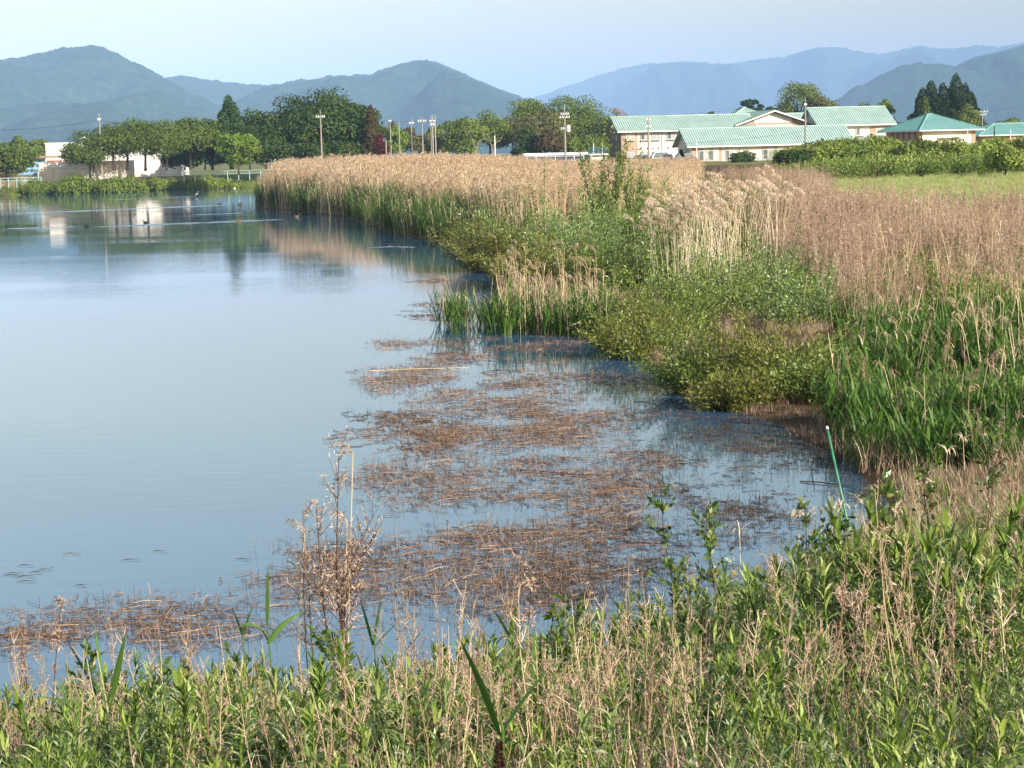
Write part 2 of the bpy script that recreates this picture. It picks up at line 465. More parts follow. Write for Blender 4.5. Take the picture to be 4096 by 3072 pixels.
def water():
    m, n, b, out = newmat('pond_water')
    b.inputs['Base Color'].default_value = (.04, .095, .18, 1)
    b.inputs['Roughness'].default_value = .03
    b.inputs['IOR'].default_value = 1.8
    b.inputs['Specular IOR Level'].default_value = .8
    ge = n.nodes.new('ShaderNodeNewGeometry')
    mp = n.nodes.new('ShaderNodeMapping'); mp.inputs['Scale'].default_value = (.55, 2.6, 1)
    mp.inputs['Rotation'].default_value = (0, 0, math.radians(-4))
    n.links.new(ge.outputs['Position'], mp.inputs[0])
    nz = n.nodes.new('ShaderNodeTexNoise'); nz.inputs['Scale'].default_value = 1.6; nz.inputs['Detail'].default_value = 3
    n.links.new(mp.outputs[0], nz.inputs['Vector'])
    big = n.nodes.new('ShaderNodeTexNoise'); big.inputs['Scale'].default_value = .05; big.inputs['Detail'].default_value = 2
    n.links.new(mp.outputs[0], big.inputs['Vector'])
    rr = ramp(n, [(.42, (.25, .25, .25)), (.62, (1, 1, 1))])
    n.links.new(big.outputs['Fac'], rr.inputs[0])
    mu = n.nodes.new('ShaderNodeMath'); mu.operation = 'MULTIPLY'
    n.links.new(nz.outputs['Fac'], mu.inputs[0]); n.links.new(rr.outputs[0], mu.inputs[1])
    bp = n.nodes.new('ShaderNodeBump'); bp.inputs['Strength'].default_value = .5; bp.inputs['Distance'].default_value = .007
    n.links.new(mu.outputs[0], bp.inputs['Height']); n.links.new(bp.outputs[0], b.inputs['Normal'])
    g = G()
    ys = np.linspace(8, 300, 30); xs = np.linspace(-170, 40, 22)
    Y, X = np.meshgrid(ys, xs, indexing='ij')
    idx = np.arange(Y.size).reshape(Y.shape)
    g.add(np.stack([X, Y, 0 * X], -1), np.stack([idx[:-1, :-1], idx[:-1, 1:], idx[1:, 1:], idx[1:, :-1]], -1).reshape(-1, 4))
    w = tag(link('water', g.mesh('water', m, True)), kind='structure')
    # the ripples drawn out behind swimming birds: low ridges of water
    for a, c, h, wd in [((0, 214.3), (240, 204.5), .05, .5), ((104, 200), (200, 196.2), .04, .4), ((86, 227.2), (285, 219.5), .05, .45),
                        ((366, 248), (398, 246.2), .03, .16), ((386, 246.3), (416, 247.4), .03, .16), ((0, 229), (80, 226.5), .03, .4), ((190, 215), (245, 213), .03, .3)]:
        p0 = U(*a); p1 = U(*c)
        K = 40
        t = np.linspace(0, 1, K)[:, None]
        P = p0 + (p1 - p0) * t
        side = unit(np.cross(p1 - p0, [0, 0, 1.]))
        P = P + side * (fbm(t * 14 + a[0], t * 0, 2) - .5) * wd * 1.2
        wd = wd * .45; h = h * .6
        tap = np.minimum(1, np.minimum(t * 6, (1 - t) * 6 + .2)) * (.55 + .9 * vnoise(t * 30 + a[1], t * 0))
        rows = []
        for off, hh in [(-1, -.01), (-.5, .55), (0, 1), (.5, .55), (1, -.01)]:
            rows.append(P + side * off * wd * tap + np.array([0, 0, 1.]) * (.003 + hh * h * tap))
        V = np.stack(rows, 1)
        ii = np.arange(K * 5).reshape(K, 5)
        gg = G(); gg.add(V, np.stack([ii[:-1, :-1], ii[:-1, 1:], ii[1:, 1:], ii[1:, :-1]], -1).reshape(-1, 4))
        link('ripple', gg.mesh('ripple', m, True), w)
    return w


water()

# path beyond the weeds on the right
def path():
    g = G()
    xs = np.linspace(14, 75, 60)
    rows = []
    for off in (-2.2, -.8, .8, 2.2):
        y = 91 + 3 * np.sin(xs * .05) + off
        rows.append(np.stack([xs, y, height(xs, y) + .03], -1))
    V = np.stack(rows, 1); ii = np.arange(V.shape[0] * 4).reshape(-1, 4)
    g.add(V, np.stack([ii[:-1, :-1], ii[1:, :-1], ii[1:, 1:], ii[:-1, 1:]], -1).reshape(-1, 4))
    tag(link('path', g.mesh('path', solid('gravel_path', (.36, .33, .31), .9, scale=2, noise=.15), True)), kind='structure')


path()


# ------------------------------------------------------------------ hills
def hill_mat(name, a, b_, c):
    m, n, b, out = newmat(name)
    ge = n.nodes.new('ShaderNodeNewGeometry')
    nz = n.nodes.new('ShaderNodeTexNoise'); nz.inputs['Scale'].default_value = .04; nz.inputs['Detail'].default_value = 6; nz.inputs['Roughness'].default_value = .7
    n.links.new(ge.outputs['Position'], nz.inputs['Vector'])
    r = ramp(n, [(.32, a), (.52, b_), (.72, c)])
    n.links.new(nz.outputs['Fac'], r.inputs[0]); n.links.new(r.outputs[0], b.inputs['Base Color'])
    b.inputs['Roughness'].default_value = 1; b.inputs['Specular IOR Level'].default_value = 0
    return m


HM = hill_mat('forested_hill', (.006, .018, .008), (.022, .048, .016), (.055, .085, .026))


def hill(prof, D, depth, seed, nx=280, ny=150, bump=7.0, gul=.95):
    """a ridge whose crest follows (picture x, y) points at distance D, with wooded spurs and gullies towards the pond"""
    pr = np.array(prof, float) / 4
    px = np.linspace(pr[0, 0], pr[-1, 0], nx)
    py = np.interp(px, pr[:, 0], pr[:, 1])
    kern = np.array([1, 2, 3, 2, 1.]) / 9
    py = np.convolve(np.pad(py, 2, 'edge'), kern, 'valid')
    top = np.array([at(a, b, D) for a, b in zip(px, py)])
    t = np.concatenate([np.linspace(-.55, 0, 22)[:-1], np.linspace(0, 1, ny - 21)])
    T, Xr = np.meshgrid(t, top[:, 0], indexing='ij')
    Hr = np.broadcast_to(top[:, 2], T.shape)
    yy = D - T * depth
    X = Xr * (yy / D)
    n1 = fbm(X / 400 + seed, T * 1.6 + seed * 3 + X / 1800, 4)
    n2 = fbm(X / 140 + seed * 2, T * 4.2 + seed, 3)
    tt = np.clip(np.abs(T), 0, 1)
    fall = (1 - tt) ** 1.25
    Z = Hr * fall * (1 + gul * 2.2 * (n1 - .55) * np.sin(np.pi * np.clip(tt, 0, 1)) * 1.6 + .22 * (n2 - .5) * np.sin(np.pi * tt))
    ed = np.minimum(1, np.minimum(np.arange(nx), np.arange(nx)[::-1]) / 12.0)
    jit = (np.random.default_rng(seed).random(T.shape) - .5)
    tree = vnoise(X / 21.0 + seed, yy / 25.0) - .5
    Z = Z + bump * (tree * 1.2 + jit * .5)
    los = CAM_H + (Hr - CAM_H) * (yy / D) - 6 * (T > .02)
    Z = np.where(T > 0, np.minimum(Z, los), Z)
    Z = np.where(tt >= .999, -1, Z)
    idx = np.arange(T.size).reshape(T.shape)
    g = G(); g.add(np.stack([X, yy, Z], -1), np.stack([idx[:-1, :-1], idx[1:, :-1], idx[1:, 1:], idx[:-1, 1:]], -1).reshape(-1, 4))
    tag(link('hill', g.mesh('hill', HM, True)), kind='structure')
    return top


hill([(-700, 420), (-500, 330), (-300, 285), (-100, 252), (0, 240), (60, 232), (150, 215), (260, 195), (350, 180), (400, 183), (450, 203), (520, 240), (600, 280), (680, 320), (760, 368), (850, 412), (950, 448), (1100, 490), (1300, 540), (1450, 590)],
     4300, 1900, 3, gul=1.1)
hill([(300, 420), (450, 370), (600, 325), (690, 306), (750, 303), (830, 318), (900, 330), (1000, 342), (1080, 340), (1150, 326), (1250, 312), (1350, 300), (1480, 300), (1530, 281), (1600, 254), (1680, 241), (1740, 245), (1820, 280), (1900, 315), (2000, 355), (2080, 390), (2150, 425), (2300, 485), (2450, 540), (2550, 580)],
     5600, 2300, 8)
R1TOP = hill([(1900, 520), (2000, 450), (2100, 402), (2200, 370), (2300, 335), (2400, 300), (2480, 275), (2560, 258), (2700, 248), (2800, 247), (2860, 255), (2950, 250), (3050, 235), (3150, 225), (3220, 200), (3290, 186), (3370, 190), (3430, 205), (3510, 217), (3600, 200), (3680, 181), (3740, 195), (3850, 190), (3900, 180), (4000, 190), (4040, 178), (4100, 172), (4300, 170), (4700, 210), (5200, 300)],
     12500, 3800, 21, nx=330, bump=10)
hill([(3120, 520), (3250, 460), (3340, 400), (3400, 362), (3500, 310), (3600, 268), (3670, 250), (3750, 254), (3830, 262), (3900, 285), (4000, 320), (4100, 345), (4400, 420), (4700, 520)],
     5600, 2000, 33, nx=220)
hill([(3500, 400), (3650, 330), (3750, 290), (3830, 262), (3880, 235), (3930, 220), (4000, 205), (4096, 180), (4250, 160), (4500, 190), (4900, 300)],
     7000, 2300, 45, nx=220)
hill([(-600, 260), (-200, 235), (0, 238), (60, 250), (200, 320)], 10000, 2800, 51, nx=90)


def pylon(px, py, label):
    t = at(px / 4, py / 4, 12500); b = at(px / 4, (py + 34) / 4, 12500); h = t[2] - b[2]
    r = thing('pylon', label, 'pylon', b, .4, 'pylons on the far ridge')
    g = G()
    for sx in (-1, 1):
        for sy in (-1, 1):
            g.tubes(np.array([[sx * 5, sy * 5, 0], [sx * 1.4, sy * 1.4, h * .6], [sx * .4, sy * .4, h]]), [1., .8, .6], 4)
    part('mast', g, M['steel'], r)
    for z, w in ((.66, 9), (.78, 8), (.9, 6.5)):
        g = G(); g.box(-w, w, -.5, .5, h * z, h * z + 1.1); part('arm', g, M['steel'], r)


for i, (x, y) in enumerate([(2963, 222), (3099, 200), (3218, 172), (3309, 174), (3427, 190), (3790, 170)]):
    pylon(x, y, ['far pylon on the ridge, leftmost', 'far pylon on the ridge, second from left', 'far pylon on the ridge, third from left, tallest against the sky', 'far pylon on the rounded summit', 'far pylon on the saddle right of the rounded summit', 'far pylon on the ridge, rightmost'][i])


# ------------------------------------------------------------------ air
def haze():
    g = G(); g.box(-15500, 15500, -800, 23000, -2.0, 780)
    m = bpy.data.materials.new('haze'); m.use_nodes = True
    n = m.node_tree; n.nodes.clear()
    o = n.nodes.new('ShaderNodeOutputMaterial'); v = n.nodes.new('ShaderNodeVolumePrincipled')
    v.inputs['Color'].default_value = (.37, .59, 1.0, 1)
    v.inputs['Density'].default_value = HAZE
    v.inputs['Anisotropy'].default_value = -0.4
    n.links.new(v.outputs[0], o.inputs['Volume'])
    tag(link('haze', g.mesh('haze', m)), 'thin blue morning haze over the far hills', 'haze', kind='stuff')


HAZE = 0.000115
haze()


# ------------------------------------------------------------------ buildings
def gable_roof(root, x0, x1, y0, y1, ze, rise, oh=.7, mat='roof_green', seam='seam', sp=.42, thick=.16, name='roof'):
    """ridge along x"""
    g = G()
    ym = (y0 + y1) / 2
    run = ym - y0
    X0, X1 = x0 - oh, x1 + oh
    zo = -rise / run * oh
    for s, ye in ((1, y0 - oh), (-1, y1 + oh)):
        v = [(X0, ye, ze + zo), (X1, ye, ze + zo), (X1, ym, ze + rise), (X0, ym, ze + rise)]
        w = [(a, b, c - thick) for a, b, c in v]
        g.add(v + w, [(0, 1, 2, 3), (7, 6, 5, 4), (0, 4, 5, 1), (1, 5, 6, 2), (3, 7, 4, 0)])
    r = part(name, g, M[mat], root)
    s = G()
    xs = np.arange(X0 + .2, X1, sp)
    for ye in (y0 - oh, y1 + oh):
        P = np.stack([np.stack([xs, np.full_like(xs, ye), np.full_like(xs, ze + zo + .03)], -1), np.stack([xs, np.full_like(xs, ym), np.full_like(xs, ze + rise + .03)], -1)], 1)
        s.tubes(P, .05, 4, ref=(1, .01, 0))
    tag(part('roof_seam', s, M[seam], r), kind='stuff')
    t = G()
    t.box(X0 - .02, X1 + .02, y0 - oh - .14, y0 - oh - .003, ze + zo - .24, ze + zo - .01)
    part('gutter', t, M['trim'], r)
    c = G(); c.tubes(np.array([[X0 - .05, ym, ze + rise + .05], [X1 + .05, ym, ze + rise + .05]]), .11, 6, ref=(0, 1, 0))
    part('ridge_cap', c, M[mat], r)
    return r


def gable_wall(root, x0, x1, y0, y1, z0, ze, rise, mat, name='wall'):
    g = G()
    g.box(x0, x1, y0, y1, z0, ze)
    ym = (y0 + y1) / 2
    for x in (x0, x1):
        g.add([(x, y0, ze), (x, y1, ze), (x, ym, ze + rise - .17), (x, ym, ze + rise - .17)], [(0, 1, 2, 2)])
    return part(name, g, M[mat], root)


def hip_roof(root, x0, x1, y0, y1, ze, rise, oh=.9, mat='roof_teal', seam='seam_teal', cut=None):
    g = G()
    X0, X1, Y0, Y1 = x0 - oh, x1 + oh, y0 - oh, y1 + oh
    ym = (Y0 + Y1) / 2
    ins = (Y1 - Y0) / 2 if cut is None else cut
    ra, rb = X0 + ins, X1 - ins
    if rb < ra + .4:
        c = (ra + rb) / 2; ra, rb = c - .2, c + .2
    v = [(X0, Y0, ze), (X1, Y0, ze), (X1, Y1, ze), (X0, Y1, ze), (ra, ym, ze + rise), (rb, ym, ze + rise)]
    w = [(a, b, c - .16) for a, b, c in v[:4]]
    g.add(v + w, [(0, 1, 5, 4), (2, 3, 4, 5), (1, 2, 5, 5), (3, 0, 4, 4), (0, 6, 7, 1), (1, 7, 8, 2), (2, 8, 9, 3), (3, 9, 6, 0), (9, 8, 7, 6)])
    r = part('roof', g, M[mat], root)
    s = G()
    for k in np.arange(X0 + .25, X1, .45):
        f = min(1, (k - X0) / max(ra - X0, .1)) if k < ra else (1 if k <= rb else min(1, (X1 - k) / max(X1 - rb, .1)))
        s.tubes(np.array([[k, Y0, ze + .02], [k, Y0 + (ym - Y0) * f, ze + rise * f + .02]]), .04, 4, ref=(1, .01, 0))
    for k in np.arange(Y0 + .25, Y1, .45):
        f = (k - Y0) / (ym - Y0) if k < ym else (Y1 - k) / (Y1 - ym)
        s.tubes(np.array([[X0, k, ze + .02], [X0 + (ra - X0) * f, k, ze + rise * f + .02]]), .04, 4, ref=(.01, 1, 0))
        s.tubes(np.array([[X1, k, ze + .02], [X1 + (rb - X1) * f, k, ze + rise * f + .02]]), .04, 4, ref=(.01, 1, 0))
    tag(part('roof_seam', s, M[seam], r), kind='stuff')
    c = G()
    for a, b in ((0, 4), (1, 5), (2, 5), (3, 4), (4, 5)):
        c.tubes(np.array([v[a], v[b]]) + [0, 0, .05], .1, 5)
    part('hip_cap', c, M[mat], r)
    t = G(); t.box(X0 - .02, X1 + .02, Y0 - .13, Y0 - .003, ze - .2, ze - .02); t.box(X0 - .13, X0 - .023, Y0, Y1, ze - .2, ze - .02)
    part('gutter', t, M['trim'], r)
    return r


def window(root, x0, x1, z0, z1, y, nx=2, transom=None, glass='glass', rail=False):
    f = G()
    b = .07
    f.box(x0, x1, y - .07, y + .02, z0, z0 + b); f.box(x0, x1, y - .07, y + .02, z1 - b, z1)
    f.box(x0, x0 + b, y - .068, y + .02, z0 + b, z1 - b); f.box(x1 - b, x1, y - .068, y + .02, z0 + b, z1 - b)
    for k in range(1, nx):
        xx = x0 + (x1 - x0) * k / nx
        f.box(xx - .035, xx + .035, y - .06, y + .02, z0 + b, z1 - b)
    if transom:
        f.box(x0 + b, x1 - b, y - .064, y + .02, transom - .05, transom + .05)
    w = part('window', f, M['frame'], root)
    for k in range(nx):
        xa = x0 + (x1 - x0) * k / nx; xb = x0 + (x1 - x0) * (k + 1) / nx
        p = G(); p.box(xa + .04, xb - .04, y - .03, y - .012, z0 + .06, z1 - .06)
        part('pane', p, M[glass if (k % 2 == 0 or glass != 'glass') else 'curtain'], w)
    if rail:
        s = G(); s.box(x0 - .1, x1 + .1, y - .35, y - .02, z0 - .12, z0 - .04)
        part('sill', s, M['trim'], w)
    return w


def downpipe(root, x, y, z0, z1):
    g = G(); g.tubes(np.array([[x, y - .1, z0], [x, y - .1, z1]]), .06, 6); part('downpipe', g, M['trim'], root)


GZ = 1.75
TH = math.radians(9)


def school():
    # two-storey wing; gable end coloured dark for its shade
    p = at(2487 / 4, 160, 330); p[2] = GZ
    r = thing('school_building', 'two-storey pink and cream wing with pale green metal roof and gable end coloured dark for its shade', 'building', p, TH)
    gable_wall(r, 0, 24, 0, 9.5, 0, 6.0, 2.2, 'wall_cream')
    g = G(); g.box(-.12, -.002, -.1, 9.6, 0, 6.0); g.box(-.12, 0, -.13, -.003, 0, 6.0); part('gable_end', g, M['wall_shaded'], r)
    g = G(); g.box(0.0, 2.9, -.1, -.003, 0, 6.0); part('tiled_wall', g, M['wall_pink'], r)
    gable_roof(r, 0, 24, 0, 9.5, 6.0, 2.2, .9)
    for x0, x1, gl in ((.8, 2.3, 'curtain'), (3.5, 4.9, 'glass'), (5.6, 7.0, 'curtain'), (8.3, 9.8, 'glass'), (11, 12.4, 'curtain'), (13.6, 15, 'glass')):
        window(r, x0, x1, 4.0, 5.2, -.11, 2, glass=gl, rail=True)
    for x0, x1 in ((.9, 2.3), (3.6, 4.9), (5.6, 6.8)):
        window(r, x0, x1, .9, 1.9, -.11, 2, glass='curtain')
    for x in (6.9 + .45, 10.4):
        downpipe(r, x, 0, 0, 5.9)
    for x in (1.1, 2.2, 3.7, 4.8, 5.8, 6.8, 8.6):
        v = G(); v.tubes(np.array([[x, -.01, 2.6], [x, -.28, 2.6], [x, -.3, 2.5]]), .13, 6); part('vent_hood', v, M['frame'], r)
    w = G(); w.box(-.2, -.125, 3.0, 3.8, 4.0, 5.0); part('side_window', w, M['frame'], r)
    w = G(); w.box(-.2, -.125, 3.0, 3.8, 1.0, 2.0); part('side_window', w, M['frame'], r)
    # long one-storey wing in front
    p = at(2765 / 4, 160, 318); p[2] = GZ
    r = thing('school_building', 'long one-storey cream wing with pale green metal roof and tall windows', 'building', p, TH)
    L = 28.2
    gable_wall(r, 0, L, 0, 9, 0, 3.15, 2.5, 'wall_cream')
    g = G(); g.box(0.0, 5.4, -.08, -.003, 0, 3.1); part('tiled_wall', g, M['wall_pink'], r)
    g = G(); g.box(21.4, L, -.08, -.003, 0, 3.1); part('tiled_wall', g, M['wall_pink'], r)
    gable_roof(r, 0, L, 0, 9, 3.15, 2.5, .9)
    for x0, x1, nx in ((1.3, 4.8, 4), (6.0, 7.4, 2), (12.6, 16.2, 4), (18.0, 19.4, 2)):
        window(r, x0, x1, .15, 2.35, -.09, nx, transom=1.85)
    for x0, x1 in ((8.6, 10.0), (21.0 - 1.2, 21.1), (22.4, 25.2)):
        window(r, x0, x1, .9, 2.35, -.09, 2, glass='curtain')
    for x in (7.9, 11.2, 20.3):
        v = G(); v.box(x, x + .3, -.3, -.02, 2.7, 2.85); part('vent_hood', v, M['frame'], r)
    rl = G()
    for x in np.arange(5.6, 20.5, 2.1):
        rl.box(x, x + .05, -2.3, -2.25, -.4, .85)
    rl.box(5.6, 20.4, -2.31, -2.24, .8, .86)
    part('railing', rl, M['steel'], r)
    eg = G(); eg.add([(-.9, 4.5, 5.4), (-.9, -.9, 2.4), (-.02, -.02, 2.9), (-.02, 4.5, 5.2)], [(0, 1, 2, 3)])
    po = G(); po.box(-1.6, -.2, 1.0, 4.0, 2.1, 2.25); part('porch_roof', po, M['roof_teal'], r)
    # upper right wing
    p = at(3282 / 4, 150, 332); p[2] = GZ
    r = thing('school_building', 'two-storey wing with pale green roof standing right of the gabled hall', 'building', p, TH)
    gable_wall(r, 0, 13.0, 0, 10, 0, 6.3, 2.7, 'wall_cream')
    g = G(); g.box(9.2, 13.0, -.09, -.003, 0, 6.2); g.box(13.0, 13.1, -.09, 10.1, 0, 6.2); part('tiled_wall', g, M['wall_pink'], r)
    gable_roof(r, 0, 13.0, 0, 10, 6.3, 2.7, .9)
    for x0, x1, gl in ((.2, 1.6, 'curtain'), (3.0, 4.6, 'glass'), (6.6, 8.0, 'glass'), (10.2, 11.9, 'curtain')):
        window(r, x0, x1, 3.9, 5.2, -.1, 2, glass=gl, rail=True)
    for x0, x1 in ((6.6, 8.2), (10.2, 11.8)):
        window(r, x0, x1, .9, 2.1, -.1, 2)
    # lean-to porch
    po = G(); po.add([(4.4, -3.2, 2.75), (14.6, -3.2, 2.75), (14.6, -.1, 3.6), (4.4, -.1, 3.6), (4.4, -3.2, 2.6), (14.6, -3.2, 2.6), (14.6, -.1, 3.45), (4.4, -.1, 3.45)],
                     [(0, 1, 2, 3), (7, 6, 5, 4), (0, 4, 5, 1), (1, 5, 6, 2), (3, 7, 4, 0)])
    q = part('porch_roof', po, M['roof_green'], r)
    s = G(); xs = np.arange(4.6, 14.5, .42)
    s.tubes(np.stack([np.stack([xs, 0 * xs - 3.2, 0 * xs + 2.78], -1), np.stack([xs, 0 * xs - .1, 0 * xs + 3.63], -1)], 1), .05, 4, ref=(1, .01, 0))
    tag(part('roof_seam', s, M['seam'], q), kind='stuff')
    for x in (12.9, 14.2):
        c = G(); c.box(x, x + .45, -3.0, -2.55, 0, 2.62); part('column', c, M['wall_pink'], r)
    # gabled hall between the wings, gable towards the pond
    p = at(2960 / 4, 150, 334); p[2] = GZ
    r = thing('school_building', 'gabled hall with white pediment under green roof between the wings', 'building', p, TH)
    g = G(); g.box(0, 12.4, 0, 16, 0, 6.6)
    g.add([(0, 0, 6.6), (12.4, 0, 6.6), (6.2, 0, 8.6), (6.2, 0, 8.6)], [(0, 1, 2, 2)])
    part('wall', g, M['wall_pink'], r)
    g = G(); g.add([(2.6, -.08, 6.5), (9.6, -.08, 6.5), (9.6, -.08, 7.3), (2.6, -.08, 7.3)], [(0, 1, 2, 3)])
    g.add([(2.6, -.08, 7.3), (9.6, -.08, 7.3), (6.2, -.08, 8.35), (6.1, -.08, 8.35)], [(0, 1, 2, 3)])
    g.box(2.6, 9.6, -.079, -.003, 5.6, 6.15)
    part('pediment', g, M['trim'], r)
    g = G()
    for sx in (-1, 1):
        xe = 6.2 + sx * 7.3; ze = 6.25
        v = [(xe, -1.1, ze), (6.2, -1.1, 8.75), (6.2, 16.5, 8.75), (xe, 16.5, ze)]
        w = [(a, b, c - .22) for a, b, c in v]
        g.add(v + w, [(0, 1, 2, 3), (7, 6, 5, 4), (0, 4, 5, 1), (3, 2, 6, 7), (0, 3, 7, 4)])
    rf = part('roof', g, M['roof_green'], r)
    fb = G()
    for sx in (-1, 1):
        xe = 6.2 + sx * 7.32
        fb.add([(xe, -1.18, 5.98), (6.2, -1.18, 8.48), (6.2, -1.18, 8.74), (xe, -1.18, 6.24), (xe, -1.103, 5.98), (6.2, -1.103, 8.48), (6.2, -1.103, 8.74), (xe, -1.103, 6.24)],
               [(0, 1, 2, 3), (4, 7, 6, 5), (0, 4, 5, 1), (3, 2, 6, 7)])
    part('bargeboard', fb, M['trim'], rf)
    s = G()
    for sx in (-1, 1):
        ys_ = np.arange(-.8, 16, .45)
        s.tubes(np.stack([np.stack([0 * ys_ + 6.2 + sx * 7.3, ys_, 0 * ys_ + 6.28], -1), np.stack([0 * ys_ + 6.2, ys_, 0 * ys_ + 8.78], -1)], 1), .045, 4, ref=(.01, 1, 0))
    tag(part('roof_seam', s, M['seam'], rf), kind='stuff')
    # hipped roof behind
    p = at(2900 / 4, 150, 346); p[2] = GZ
    r = thing('school_building', 'block with pyramid-like green hipped roof behind the gabled hall', 'building', p, TH)
    g = G(); g.box(0, 11, 0, 11, 0, 6.7); part('wall', g, M['wall_cream'], r)
    hip_roof(r, 0, 11, 0, 11, 6.6, 3.0, mat='roof_green', seam='seam')
    p = at(3080 / 4, 150, 350); p[2] = GZ
    r = thing('school_building', 'low linking block with green roof behind the gabled hall', 'building', p, TH)
    gable_wall(r, 0, 12, 0, 9, 0, 6.4, 2.0, 'wall_cream'); gable_roof(r, 0, 12, 0, 9, 6.4, 2.0, .6)
    # hip-roofed hall on the right
    p = at(3690 / 4, 150, 296); p[2] = GZ
    r = thing('school_hall', 'cream hall with teal hipped roof and pink corner columns', 'building', p, math.radians(16))
    g = G(); g.box(0, 9.3, 0, 12, 0, 4.2); part('wall', g, M['wall_cream'], r)
    for y in np.arange(.2, 11.5, 1.9):
        c = G(); c.box(-.45, -.003, y, y + .75, 0, 4.1); part('column', c, M['wall_pink'], r)
    g = G(); g.box(-.12, -.002, -.02, 12, 0, 4.15); part('side_wall', g, M['wall_pink'], r)
    c = G(); c.box(8.8, 9.35, -.14, -.003, 0, 4.1); part('column', c, M['wall_pink'], r)
    hip_roof(r, 0, 9.3, 0, 12, 4.3, 2.55, 1.1, cut=5.3)
    g = G(); g.add([(2.6, -.25, 2.9), (6.6, -.25, 2.9), (6.0, -1.0, 3.0), (3.2, -1.0, 3.0), (2.6, -.003, 3.15), (6.6, -.003, 3.15), (6.0, -.9, 3.15), (3.2, -.9, 3.15)],
                   [(3, 2, 1, 0), (4, 5, 6, 7), (0, 1, 5, 4), (1, 2, 6, 5), (2, 3, 7, 6), (3, 0, 4, 7)])
    part('canopy', g, M['trim'], r)
    for x0, x1 in ((.5, 2.0), (3.3, 4.3), (6.7, 7.6)):
        window(r, x0, x1, .7, 1.9, -.05, 2, glass='curtain')
    downpipe(r, 7.4, -.0, 0, 4.1)
    # far right hip roof
    p = at(3925 / 4, 150, 335); p[2] = GZ
    r = thing('school_hall', 'low hall with teal hipped roof at the picture edge', 'building', p, math.radians(12))
    g = G(); g.box(0, 16, 0, 10, 0, 3.3); part('wall', g, M['wall_pink'], r)
    g = G(); g.box(7.0, 16, -.08, -.003, 0, 3.2); part('cream_wall', g, M['wall_cream'], r)
    hip_roof(r, 0, 16, 0, 10, 3.4, 2.0, .9)
    g = G(); g.box(3.6, 7.0, -2.4, -.1, 2.2, 2.5)
    g.add([(3.6, -2.41, 2.5), (7, -2.41, 2.5), (5.3, -2.41, 2.95), (5.3, -2.41, 2.95)], [(0, 1, 2, 2)])
    part('porch', g, M['wall_pink'], r)
    for x in (3.7, 6.8):
        c = G(); c.box(x, x + .15, -2.3, -2.15, 0, 2.2); part('column', c, M['white_paint'], r)
    for x0, x1 in ((.8, 2.6), (8, 10.4), (11.4, 13.8)):
        window(r, x0, x1, .5, 2.3, -.1, 2, glass='curtain')
    # grey-roofed house behind
    p = at(3560 / 4, 150, 385); p[2] = GZ
    r = thing('house', 'distant house with dark grey tiled roof half hidden by trees', 'house', p, math.radians(20))
    gable_wall(r, 0, 5, 0, 7, 0, 4.9, 1.5, 'wall_cream'); gable_roof(r, 0, 5, 0, 7, 4.9, 1.6, .6, mat='tile_grey', seam='tile_grey')
    window(r, 1.4, 3.0, 3.0, 4.2, -.05)


school()


